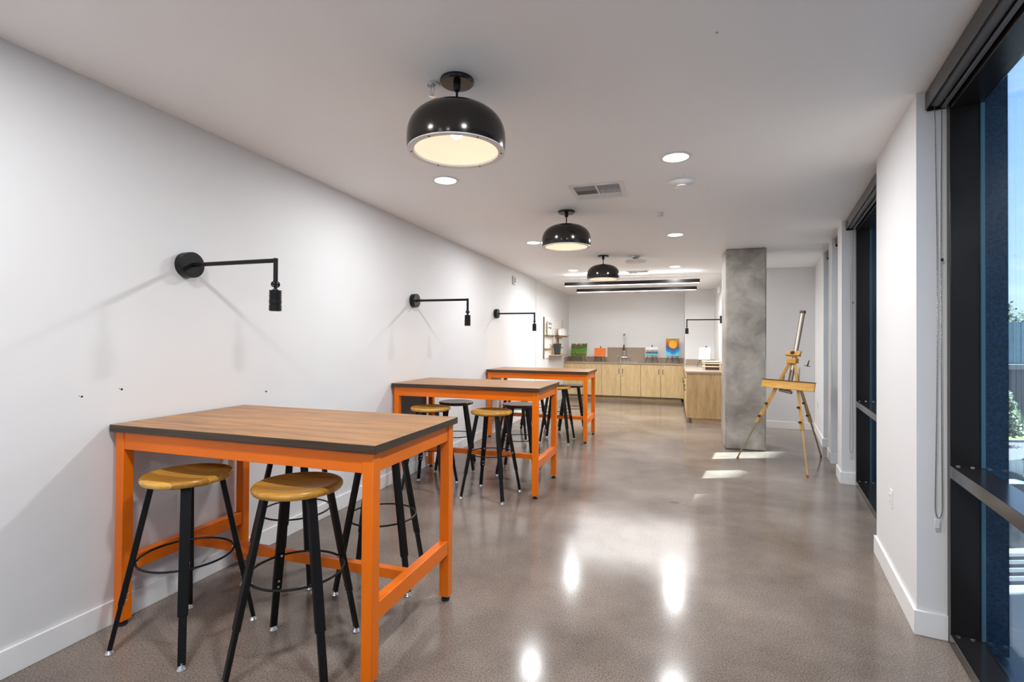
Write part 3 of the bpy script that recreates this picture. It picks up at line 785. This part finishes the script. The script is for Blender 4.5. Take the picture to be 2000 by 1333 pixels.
# faucet: bridge base, two levers, spring neck, spray head
t = thing('faucet', 'tall chrome pre-rinse spring faucet in front of the splashback', 'faucet', (-1.27, 13.70, CT+.0015))
b_ = MB()
b_.cyl((-.13, 0, .12), (.13, 0, .12), .018, seg=16)
for s_ in (-1, 1):
    b_.cyl((s_*.10, 0, 0), (s_*.10, 0, .13), .020, seg=16).cyl((s_*.10, 0, 0), (s_*.10, 0, .012), .034, seg=20)
    b_.cyl((s_*.10, -.02, .12), (s_*.10, -.05, .12), .022, seg=16)
b_.cyl((0, 0, .10), (0, 0, .40), .017, seg=16).cyl((0, 0, .26), (0, 0, .34), .028, seg=16)
b_.build('body', M['chrome'], t)
for s_ in (-1, 1): MB().cyl((s_*.10, -.05, .12), (s_*.17, -.09, .17), .009, seg=10).sphere((s_*.17, -.09, .17), .014, 2).build('lever', M['chrome'], t)
arc = [(0, 0, .40+.22*k/6) for k in range(7)]+[(0, -.09+.09*math.cos(PI*k/12), .62+.13*math.sin(PI*k/12)) for k in range(1, 13)]+[(0, -.18, .55), (0, -.18, .45)]
MB().tube([V(p)+V((.0, 0, 0)) for p in arc], .010, 10).build('hose', M['chrome'], t)
sp_ = MB()
path = [V(p) for p in arc[:19]]
import itertools
hel = []; turns = 46; tot = len(path)-1
for k in range(turns*10):
    u = k/(turns*10)*tot; i = int(u); fr = u-i
    p = path[i].lerp(path[i+1], fr); d = (path[i+1]-path[i]).normalized(); a = 2*PI*k/10
    ex = V((1, 0, 0)); ey = d.cross(ex)
    hel.append(p+(ex*math.cos(a)+ey*math.sin(a))*.019)
sp_.tube(hel, .0028, 5).build('spring', M['chrome'], t)
MB().lathe([(0, .46), (.016, .46), (.018, .40), (.030, .34), (.034, .31), (0, .31)], 20, c=(0, -.18, 0)).build('spray_head', M['blackgloss'], t)
MB().cyl((0, 0, .36), (0, -.17, .40), .007, seg=10).tube([(.0, -.02, .28), (-.06, -.05, .26), (-.10, -.06, .36)], .006, 8).build('support_arm', M['chrome'], t)

# ------------------------------------------------------------------ paintings
def nodes_painting(name, kind):
    m, n, l, b = new_mat(name); b.inputs['Roughness'].default_value = .55
    t = n.new('ShaderNodeTexCoord'); s = n.new('ShaderNodeSeparateXYZ'); l.new(t.outputs['Generated'], s.inputs[0])
    def ramp(src, stops, const=False):
        r = n.new('ShaderNodeValToRGB'); 
        if const: r.color_ramp.interpolation = 'CONSTANT'
        els = r.color_ramp.elements
        els[0].position, els[0].color = stops[0][0], (*stops[0][1], 1); els[1].position, els[1].color = stops[-1][0], (*stops[-1][1], 1)
        for p_, c_ in stops[1:-1]:
            q_ = els.new(p_); q_.color = (*c_, 1)
        l.new(src, r.inputs[0]); return r.outputs[0]
    def math_(op, a, bb_):
        k = n.new('ShaderNodeMath'); k.operation = op
        for i_, v_ in enumerate((a, bb_)):
            if isinstance(v_, (int, float)): k.inputs[i_].default_value = v_
            else: l.new(v_, k.inputs[i_])
        return k.outputs[0]
    nz = n.new('ShaderNodeTexNoise'); nz.inputs['Scale'].default_value = 5; nz.inputs['Detail'].default_value = 6
    mpn = n.new('ShaderNodeMapping'); l.new(t.outputs['Generated'], mpn.inputs[0]); l.new(mpn.outputs[0], nz.inputs[0])
    x, z = s.outputs[0], s.outputs[2]
    if kind == 'green':
        mpn.inputs['Scale'].default_value = (1, 1, 2.2)
        v = math_('ADD', z, math_('MULTIPLY', math_('SUBTRACT', nz.outputs[0], .5), .55))
        c = ramp(v, [(.0, (.10, .22, .02)), (.14, (.03, .10, .01)), (.28, (.22, .28, .03)), (.36, (.05, .20, .02)), (.55, (.10, .30, .04)), (.64, (.02, .06, .01)), (.74, (.30, .16, .03)), (.82, (.03, .10, .02)), (.93, (.10, .14, .05)), (1.0, (.7, .72, .72))])
    elif kind == 'orange':
        c = ramp(nz.outputs[0], [(.3, (.78, .15, .008)), (.7, (.86, .20, .012))])
    elif kind == 'lake':
        mpn.inputs['Scale'].default_value = (1.4, 1, 2)
        v = math_('ADD', z, math_('MULTIPLY', math_('SUBTRACT', nz.outputs[0], .5), .30))
        c = ramp(v, [(.0, (.10, .52, .60)), (.16, (.12, .45, .55)), (.24, (.02, .09, .14)), (.38, (.02, .05, .08)), (.44, (.30, .24, .23)), (.56, (.38, .33, .32)), (.62, (.20, .22, .18)), (.68, (.78, .78, .78)), (1, (.8, .8, .8))])
    else:
        dx = math_('SUBTRACT', x, .53); dz = math_('MULTIPLY', math_('SUBTRACT', z, .66), 1.35)
        rr = math_('SQRT', math_('ADD', math_('MULTIPLY', dx, dx), math_('MULTIPLY', dz, dz)), 0)
        sunc = ramp(rr, [(.0, (.95, .55, .02)), (.20, (.95, .42, .0)), (.26, (.98, .60, .03)), (.30, (.9, .45, .02))])
        v = math_('ADD', z, math_('MULTIPLY', math_('ABSOLUTE', dx, 0), .0))
        v = math_('ADD', math_('SUBTRACT', z, math_('MULTIPLY', math_('ABSOLUTE', dx, 0), .45)), math_('MULTIPLY', math_('SUBTRACT', nz.outputs[0], .5), .28))
        bg = ramp(v, [(.0, (.10, .55, .70)), (.12, (.01, .25, .60)), (.22, (.02, .14, .42)), (.34, (.02, .10, .30)), (.42, (.40, .08, .02)), (.60, (.55, .14, .01)), (.75, (.60, .30, .02)), (1, (.30, .28, .03))])
        mk = n.new('ShaderNodeMath'); mk.operation = 'LESS_THAN'; l.new(rr, mk.inputs[0]); mk.inputs[1].default_value = .30
        mm = n.new('ShaderNodeMixRGB'); l.new(mk.outputs[0], mm.inputs[0]); l.new(bg, mm.inputs[1]); l.new(sunc, mm.inputs[2]); c = mm.outputs[0]
    l.new(c, b.inputs['Base Color'])
    return m
def painting(name, lb, loc, w, h, tilt, mat, rz=0):
    t = thing(name, lb, 'painting', loc, rz, 'small paintings on the counter' if name == 'painting' else None)
    R = Matrix.Rotation(-tilt, 4, 'X')
    MB().box(-w/2, w/2, -.001, .0, 0, h).xf(R).build('painted_face', mat, t)
    MB().box(-w/2, w/2, .0005, .018, 0, h).xf(R).build('canvas', M['canvas'], t, bevel=.001)
    return t
def table_easel(lb, loc, w, z0, h, tilt, rz=0, tip=True, nlegs=3):
    """small display easel: two front legs, a hooked ledge each, back leg, top knob"""
    t = thing('table_easel', lb, 'easel', loc, rz, 'small black display easels on the counter')
    apz = z0+h*math.cos(tilt)+.03 if tip else z0+h*.8
    ap = V((0, .030+apz*math.tan(tilt), apz))
    for s_ in (-1, 1):
        k = V((s_*w*.36, .004, z0-.015)); ft = V((s_*w*.52, -.06, 0.004))
        MB().tube([ap, k+V((0, .03, 0)), k+V((0, 0, -.006)), ft], .006, 8).tube([k+V((0, .03, -.002)), k+V((0, -.024, -.004)), k+V((0, -.028, .016))], .005, 8).build('front_leg', M['wire'], t)
    MB().tube([ap, V((0, ap.y+.14, .004))], .006, 8).build('back_leg', M['wire'], t)
    if tip: MB().sphere((0, ap.y, apz+.01), .016, 2).cyl((0, ap.y, apz-.03), (0, ap.y, apz+.01), .011, seg=10).build('top_knob', M['wire'], t)
PY = 13.44
def P_E(x, w, z0, h, kind, plb, elb, tilt=.22, tip=True, rz=0):
    zr = z0-CT
    painting('painting', plb, (x, PY, z0), w, h/math.cos(tilt), tilt, nodes_painting('paint_'+kind, kind), rz)
    table_easel(elb, (x, PY, CT), w, zr, h, tilt, rz, tip)
P_E(-2.46, .44, 1.108, .345, 'green', 'painting of a green hilly landscape at the left end of the counter', 'black display easel holding the green landscape painting', tip=False, rz=-.12)
P_E(-1.885, .30, 1.105, .225, 'orange', 'small plain bright orange painting left of the faucet', 'black display easel holding the orange painting', .2)
P_E(-.555, .30, 1.155, .215, 'lake', 'small painting of grey mountains over teal water, right of the faucet', 'black display easel holding the mountain lake painting', .2)
P_E(-.045, .325, 1.150, .44, 'sun', 'tall painting of a yellow sun in an orange and blue sky, by the counter corner', 'black display easel holding the yellow sun painting', .16, tip=False, rz=.05)
painting('blank_canvas', 'blank white canvas on an easel standing on the island counter', (.615, 11.70, 1.125), .235, .27, .25, M['canvas'], -.35)
table_easel('black display easel holding the blank white canvas on the island', (.615, 11.70, CT), .26, .16, .25, .25, -.35)

# slatted crate on island
t = thing('wooden_crate', 'small open wooden crate of pale slats with dark gaps on the island counter', 'crate', (.70, 10.62, CT), .03)
M['cream'] = pmat('cream_wood', (.66, .56, .42), .55, var=.12, vscale=20)
M['dkbox'] = pmat('dark_brown_box', (.07, .028, .012), .5)
for z in (.055, .115):
    MB().box(-.17, .17, -.11, -.098, z, z+.022).build('slat', M['cream'], t, bevel=.002)
    MB().box(-.17, .17, .098, .11, z, z+.022).build('slat', M['cream'], t, bevel=.002)
    MB().box(-.17, -.158, -.098, .098, z, z+.022).build('slat', M['cream'], t, bevel=.002)
    MB().box(.158, .17, -.098, .098, z, z+.022).build('slat', M['cream'], t, bevel=.002)
for x in (-.155, .13):
    for y in (-.098, .073): MB().box(x, x+.025, y, y+.025, .001, .150).build('corner_post', M['cream'], t)
MB().box(-.125, .125, -.094, .094, .001, .14).build('dark_liner', M['dkbox'], t, bevel=.004)
MB().box(-.175, .175, -.115, .115, .150, .175).build('lid_board', M['cream'], t, bevel=.004)

# ------------------------------------------------------------------ pegboard
KX = WX+.022
M['olive'] = pmat('dark_board_edge', (.13, .11, .07), .6)
t = thing('pegboard', 'pale wooden pegboard with shelves on the left wall at the kitchen corner', 'pegboard', (KX, 10.95, 0))
MB().box(0, .022, 0, 1.85, 1.115, 2.045).build('board', M['canvas'], t, bevel=.001)
MB().box(.0, .030, -.022, 0, 1.110, 2.05).build('edge_strip', M['olive'], t)
MB().box(.0, .030, 1.85, 1.868, 1.110, 2.05).build('edge_strip', M['ply'], t)
hb = MB()
for i in range(30):
    for j in range(14): hb.cyl((.0215, .06+i*.06, 1.16+j*.065), (.0226, .06+i*.06, 1.16+j*.065), .006, seg=6)
o_ = hb.build('peg_holes', M['tabledge'], t); 
def shelf(y0, y1, z, d=.20):
    s_ = MB().box(.022, .022+d, y0, y1, z-.018, z).build('shelf', M['ply'], t, bevel=.002)
    MB().cyl((.022, y0+.05, z-.03), (.022+d*.8, y0+.05, z-.03), .011, seg=10).cyl((.022, y1-.05, z-.03), (.022+d*.8, y1-.05, z-.03), .011, seg=10).build('shelf_peg', M['ply'], s_)
shelf(.02, .72, 1.655, .10); shelf(1.02, 1.80, 1.652, .22); shelf(.02, .50, 1.345, .06); shelf(.42, 1.10, 1.185, .22); shelf(1.18, 1.80, 1.18, .18)
for (y, z0, z1) in ((.08, 1.66, 1.90), (.78, 1.35, 1.62), (.50, 1.20, 1.45), (1.00, 1.66, 1.84), (.65, 1.66, 1.80)):
    MB().cyl((.045, y, z0), (.045, y, z1), .009, seg=10).build('dowel', M['ply'], t)
pk = MB()
for k in range(5): pk.cyl((.022, .74+k*.055, 1.64), (.14, .74+k*.055, 1.64), .009, seg=8)
pk.build('peg_row', M['tabledge'], t)
def on_peg(name, lb, cat, y, z, x=.08): return thing(name, lb, cat, (KX+x, 10.95+y, z))
t = on_peg('sign_card', 'white card with two lines of black brush script standing on the upper pegboard shelf', 'sign', .36, 1.6565, .060)
MB().box(-.006, .006, -.20, .20, 0, .32).build('card', M['white_plastic'], t, bevel=.001)
for (zc, hw, amp, fr, ph) in ((.265, .15, .034, 5.0, .4), (.165, .14, .024, 4.0, 2.0)):
    pts = []
    for k in range(61):
        u = k/60; a = 2*PI*fr*u+ph
        pts.append(V((.0085, -hw+2*hw*u+.012*math.sin(a+1.1), zc+amp*math.sin(a)*(.75+.35*math.sin(7*u+ph))-.01*u)))
    MB().tube(pts, .0085, 6).xf(Matrix.Diagonal((.25, 1, 1, 1)) @ Matrix.Translation((.0215, 0, 0))).build('script_lettering', M['rubber_black'], t)
t = on_peg('paper_box', 'small white box on the far upper pegboard shelf', 'box', 1.40, 1.653, .125)
MB().box(-.07, .07, -.15, .15, 0, .14).build('body', M['white_plastic'], t, bevel=.004)
MB().box(-.073, .073, -.153, .153, .14, .165).build('lid', M['canvas'], t, bevel=.003)
t = on_peg('storage_can', 'pale jar beside the white box on the far pegboard shelf', 'jar', 1.15, 1.653, .12)
MB().lathe([(0, 0), (.045, 0), (.045, .13), (.04, .14), (0, .14)], 24).build('jar_body', M['canvas'], t)
MB().lathe([(0, .14), (.042, .14), (.042, .155), (0, .155)], 24).build('jar_lid', M['ply'], t)
M['potdark'] = pmat('dark_pot_glaze', (.035, .038, .04), .35)
t = on_peg('brush_pot', 'tall dark pot of paint brushes on the lower pegboard shelf', 'pot', .72, 1.1865, .158)
MB().lathe([(0, 0), (.075, 0), (.10, .26), (.096, .26), (.072, .01), (0, .01)], 32).build('pot', M['potdark'], t)
for k in range(7):
    a = k*2*PI/7; r = .05
    b_ = MB().cyl((r*math.cos(a)*.6, r*math.sin(a)*.6, .012), (r*1.4*math.cos(a), r*1.4*math.sin(a), .31+.02*(k % 3)), .005, seg=8).build('brush_handle', M['ply'], t)
t = on_peg('hanging_brush', 'black-bristled broad brush hanging from the pegboard', 'brush', 1.20, 1.62, .07)
MB().lathe([(0, 0), (.008, 0), (.010, -.06), (.022, -.12), (.020, -.14), (0, -.14)], 16).build('handle', M['black'], t)
MB().lathe([(0, -.14), (.030, -.14), (.036, -.24), (0, -.25)], 16).build('bristles', M['black'], t)
t = on_peg('paint_tray', 'small red-rimmed paint tray held by the pegboard below the hanging brush', 'tray', 1.075, 1.335, .125)
MB().box(-.08, .08, -.12, .12, 0, .008).build('tray_base', pmat('red_plastic', (.45, .05, .06), .4), t, bevel=.002)
MB().box(-.08, .08, -.12, -.11, .008, .02).box(-.08, .08, .11, .12, .008, .02).box(.07, .08, -.11, .11, .008, .02).build('tray_rim', M['black'], t)
MB().cyl((-.10, 0, .004), (-.08, 0, .004), .01, seg=8).build('tray_peg', M['ply'], t)
t = on_peg('paper_pad', 'large white paper pad hung at the far end of the pegboard', 'paper pad', 1.52, 1.20, .052)
MB().box(-.02, .02, -.26, .26, 0, .36).build('sheets', M['white_plastic'], t, bevel=.002)
MB().box(-.024, .024, -.265, .265, .34, .375).build('binding', M['canvas'], t, bevel=.002)

# ------------------------------------------------------------------ floor easel
RZ = math.atan2(-.738, .675)
t = thing('tripod_easel', 'tall wooden tripod sketching easel standing in front of the concrete column', 'easel', (1.105, 6.773, 0), RZ)
ap = V((0, .40, 1.27))
def splay(foot, ax, col_lo, upper=.62, w=.032):
    foot = V(foot); top = V((ax, ap.y, ap.z)); d = foot-top; j = top+d*upper
    o = V((d.y, -d.x, 0)).normalized()
    leg = MB()
    # split upper section of two rails
    side = d.normalized().cross(V((0, 1, 0))).normalized()
    for s_ in (-1, 1):
        leg.bar(top+side*s_*.012*0.6, j+side*s_*.014, .011, .026)
    leg.bar(j-d.normalized()*.13, j, .040, .028)
    lg = leg.build('leg', M['beech_z'], t, bevel=.002)
    MB().bar(top+d*.42, foot+V((0, 0, .012)), .015, .018).build('leg_extension', col_lo, lg, bevel=.002)
    MB().bar(foot+V((0, 0, .0)), foot-d.normalized()*.028, .022, .024).build('rubber_foot', M['rubber'], lg, bevel=.003)
    k = MB()
    for fr in (.42, .55):
        p = top+d*fr; k.cyl(p+V((0, -.014, 0)), p+V((0, -.04, 0)), .014, seg=14)
    k.build('wing_knob', M['tabledge'], lg)
splay((-.48, 0, 0), -.03, M['rod_grey'])
splay((.48, 0, 0), .03, M['beech_z'])
splay((-.10, 1.10, 0), 0, M['rod_grey'])
hd = MB(); hd.box(-.065, .065, ap.y-.03, ap.y+.03, ap.z-.02, ap.z+.045); hd.build('head_block', M['beech'], t, bevel=.004)
mz0, mz1 = V((0, .315, .88)), V((0, .592, 1.900))
ms = MB(); ms.bar(mz0+V((-.020, 0, 0)), mz1+V((-.020, 0, 0)), .016, .024).bar(mz0+V((.020, 0, 0)), mz1+V((.020, 0, 0)), .016, .024)
ms.build('mast', M['rod_grey'], t, bevel=.002)
md = (mz1-mz0).normalized()
MB().bar(mz0+md*.3, mz1-md*.02+V((0, -.012, 0)), .022, .008).build('mast_slide', M['canvas'], t)
MB().bar(mz1-md*.02, mz1+md*.012, .062, .034).build('mast_cap', M['tabledge'], t, bevel=.002)
cz = 1.37; cyy = mz0.y+(cz-mz0.z)/md.z*md.y
Rm = Matrix.Rotation(-math.atan2(md.y, md.z), 3, 'X')
c_ = MB(); c_._box((0, cyy-.026, cz), (.19, .022, .072), Rm); c_._box((0, cyy-.045, cz-.012), (.19, .024, .016), Rm); c_.build('top_clamp', M['beech'], t, bevel=.003)
MB().cyl((0, cyy-.037, cz+.018), (0, cyy-.066, cz+.013), .018, seg=18).build('clamp_knob', M['tabledge'], t)
tr = MB(); tr._box((.03, .262, .985), (.71, .016, .100), Rm); tr._box((.03, .305, .960), (.60, .08, .012), Rm); tr._box((.03, .345, .965), (.58, .010, .03), Rm)
tr.build('canvas_tray', M['beech'], t, bevel=.002)
ln = MB(); ln._box((.03, .272, 1.038), (.712, .030, .007), Rm); ln.build('tray_lip', M['tabledge'], t, bevel=.001)
MB().cyl((-.10, .30, .915), (.06, .30, .895), .020, seg=16).build('tilt_bar', M['rod_grey'], t)
MB().bar((-.11, .36, .95), (-.11, .42, 1.20), .012, .018).bar((.11, .36, .95), (.08, .42, 1.20), .012, .018).build('tray_brace', M['beech_z'], t)
MB().tube([(.12, .45, 1.23), (.17, .46, 1.22), (.19, .46, 1.22)], .005, 6).cyl((.16, .45, 1.22), (.185, .45, 1.30), .010, .004, seg=10).build('hook', M['tabledge'], t)

# ------------------------------------------------------------------ outdoors (seen through the near window)
G = -4.1
M['pave'] = pmat('outside_concrete', (.19, .19, .195), .8, var=.08, vscale=2)
M['asphalt'] = pmat('asphalt', (.11, .11, .125), .85, var=.1, vscale=4)
M['grass'] = pmat('grass', (.16, .22, .06), .9, var=.4, vscale=20)
M['teal'] = pmat('teal_metal_screen', (.12, .24, .29), .5, var=.15, vscale=3)
M['slate'] = pmat('dark_slate_wall', (.035, .045, .065), .7, var=.3, vscale=10)
M['leafpale'] = pmat('pale_green_foliage', (.20, .27, .15), .7, var=.4, vscale=9)
M['leafdark'] = pmat('dark_green_foliage', (.045, .10, .03), .7, var=.5, vscale=6)
M['bark'] = pmat('bark', (.07, .05, .035), .8)
M['carpaint'] = pmat('grey_car_paint', (.07, .08, .085), .3)
M['carglass'] = pmat('car_glass', (.02, .03, .04), .08)
M['tower'] = pmat('neighbour_facade', (.32, .32, .33), .7, var=.1, vscale=.5)
fwh = V((-math.sin(YAW), math.cos(YAW))); rth = V((math.cos(YAW), math.sin(YAW)))
def OUT(name, lb, cat, along, right, z=G, kind=None):
    p = fwh*along+rth*right
    return thing(name, lb, cat, (p.x, p.y, z), YAW, kind=kind)
o = struct('ground', MB().box(3, 60, -30, 70, G-.3, G), M['pave'])
o = MB().box(-10, 60, -7, 3.0, 0, .02).build('road', M['asphalt']); o.location = (fwh*26).to_3d()+V((0, 0, G)); o.rotation_euler.z = YAW; tag(o, None, None, kind='structure')
MB().box(-10, 60, 2.6, 2.75, .02, .15).build('curb', M['pave'], o)
o = MB().box(-10, 60, 0, 1.4, 0, .06).build('verge', M['grass']); o.location = (fwh*29.1).to_3d()+V((0, 0, G)); o.rotation_euler.z = YAW; tag(o, 'strip of green grass between the road and the dark wall outside', 'grass', kind='stuff')
t = OUT('building', 'long teal screened building with a dark slate base across the road', 'building', 31, 30)
MB().box(-22, 40, 0, 12, 0, 4.05).build('base_wall', M['slate'], t)
MB().box(-22, 40, -.25, 12, 4.05, 4.35).build('parapet_band', M['pave'], t)
sc = MB().box(-22, 40, .6, 12, 4.35, 7.0)
for k in range(60): sc.box(-22+k*.5, -21.96+k*.5, .55, .6, 4.4, 7.0)
sc.build('upper_screen', M['teal'], t)
MB().box(3.2, 3.9, .2, .5, 4.35, 5.3).build('roof_unit', M['white_metal'], t)

def foliage(parent, name, blobs, mat, n=900, size=.12):
    mb = MB(); rnd = random.Random(3+len(blobs))
    for k in range(n):
        c, r = blobs[k % len(blobs)]
        v = V((rnd.gauss(0, 1), rnd.gauss(0, 1), rnd.gauss(0, 1))).normalized()*rnd.uniform(.55, 1.0)
        p = V(c)+V((v.x*r[0], v.y*r[1], v.z*r[2])); s_ = size*rnd.uniform(.6, 1.3)
        a = V((rnd.uniform(-1, 1), rnd.uniform(-1, 1), rnd.uniform(-1, 1))).normalized(); b = a.orthogonal().normalized()
        vs = [mb.bm.verts.new(p+a*s_), mb.bm.verts.new(p+b*s_*.55), mb.bm.verts.new(p-a*s_), mb.bm.verts.new(p-b*s_*.55)]
        mb.bm.faces.new(vs)
    return mb.build(name, mat, parent, smooth=0)
def tree(lb, along, right, h, blobs, mat, size, n, zb=G):
    t = OUT('tree', lb, 'tree', along, right, zb)
    MB().cyl((0, 0, 0), (0, 0, h*.75), .11, .05, seg=10).build('trunk', M['bark'], t)
    foliage(t, 'crown', blobs, mat, n, size)
tree('pale green conical young tree in front of the dark wall outside', 28.0, 27.4, 3.0, [((0, 0, .9+.45*k), (1.05-.19*k, 1.05-.19*k, .42)) for k in range(5)], M['leafpale'], .13, 2600)
tree('dark green tree top above the building at the window edge', 46, 44.6, 10.2, [((0, 0, 8.3), (1.2, 1.2, 1.6)), ((-.2, 0, 9.3), (.6, .6, .9))], M['leafdark'], .16, 1400)
tree('leafy green tree top above the building, right of the narrower one', 52, 54.5, 10.8, [((0, 0, 7.6), (2.4, 1.6, 1.9)), ((1.5, 0, 8.0), (1.3, 1.2, 1.7))], M['leafdark'], .18, 2400)

# parked car
t = OUT('parked_car', 'grey parked car outside, seen below the road through the near window', 'car', 19.2, 21.3)
def prof_body(pts, y0, y1):
    mb = MB(); lo = [mb.bm.verts.new((x, y0, z)) for x, z in pts]; hi = [mb.bm.verts.new((x, y1, z)) for x, z in pts]
    mb.bm.faces.new(lo); mb.bm.faces.new(hi[::-1])
    for k in range(len(pts)):
        k2 = (k+1) % len(pts); mb.bm.faces.new((lo[k], hi[k], hi[k2], lo[k2]))
    return mb
def arch(cx, r, n=10): return [(cx-r*math.cos(PI*k/n), .33+r*math.sin(PI*k/n)) for k in range(n+1)]
bp_ = [(-2.3, .35), (-2.35, .6), (-2.25, .88), (-1.2, 1.02), (2.0, 1.05), (2.3, .95), (2.35, .4), (1.75, .30)]
body = [(-2.35, .35)]+arch(-1.42, .42)+arch(1.40, .42)+[(2.35, .35), (2.38, .7), (2.3, 1.02), (-1.05, 1.03), (-2.1, .90), (-2.36, .74)]
prof_body(body, -.9, .9).build('car_body', M['carpaint'], t, bevel=.05)
prof_body([(-1.15, 1.02), (-.35, 1.50), (1.5, 1.52), (2.15, 1.02)], -.78, .78).build('cabin', M['carglass'], t, bevel=.06)
prof_body([(-.42, 1.46), (-.30, 1.53), (1.45, 1.55), (1.60, 1.49)], -.74, .74).build('roof', M['carpaint'], t, bevel=.03)
for x in (-1.42, 1.40):
    for y in (-.82, .82):
        wv = MB().cyl((x, y-.11, .34), (x, y+.11, .34), .34, seg=32).build('wheel', M['rubber_black'], t, bevel=.03)
        yy = y-.115 if y < 0 else y+.115
        r_ = MB().cyl((x, yy-.01, .34), (x, yy+.01, .34), .10, seg=20)
        for k in range(5):
            a = 2*PI*k/5; r_.bar((x, yy, .34), (x+.22*math.cos(a), yy, .34+.22*math.sin(a)), .05, .03)
        r_.torus(.225, .018, (x, yy, .34), 32, 6, 'y').build('wheel_rim', M['chrome'], wv)
MB().box(-2.36, -2.26, -.85, -.55, .68, .82).box(-2.36, -2.26, .55, .85, .68, .82).build('headlamp', M['clear'], t)

t = OUT('concrete_block', 'tall pale concrete pillar below the window outside', 'pillar', 13.9, 13.9)
MB().box(-1.2, .36, 0, .5, 0, 1.75).build('face', M['pave'], t)
MB().box(.36, .50, .05, .5, 0, 1.75).build('side_strip', M['teal'], t)
for k, a_ in enumerate((13.2, 12.75, 12.3, 11.85)):
    o = MB().box(-1.5, 5, -.09, .09, 0, .10).build('wheel_stop', M['slate'], bevel=.02)
    p = fwh*a_+rth*(a_*1.0); o.location = (p.x, p.y, G); o.rotation_euler.z = YAW+.05
    tag(o, 'dark low bench slat outside, %s of the four' % ['farthest', 'second farthest', 'third farthest', 'nearest'][k], 'bench slat', 'dark low slats outside')
t = OUT('cable_railing', 'thin cable railing slanting down beside the pale pillar outside', 'railing', 14.6, 14.9)
cb_ = MB()
for k in range(6): cb_.cyl((0, 0, 1.25-.2*k+.9), (2.4, -.05, 1.25-.2*k-.1), .009, seg=6)
cb_.build('cable', M['slate'], t)
MB().bar((2.4, -.05, 0), (2.4, -.05, 1.3), .05, .05).build('post', M['slate'], t)
MB().bar((0, 0, 0), (0, 0, 2.3), .05, .05).build('post', M['slate'], t)

# neighbouring tower that shades the near windows
phi = math.radians(73.8)
Ld = dN*math.cos(phi)+dS*math.sin(phi); Nd = V((Ld.y, -Ld.x))
Ep = A0+dS*3.8+V((.915, .403))*15
t = thing('neighbour_building', 'plain tall grey neighbouring building beyond the windows', 'building', (Ep.x, Ep.y, G), math.atan2(Ld.y, Ld.x))
MB().box(-32, 7, -10, 0, 0, 1.7+15*math.tan(EL)-G).build('facade', M['tower'], t)
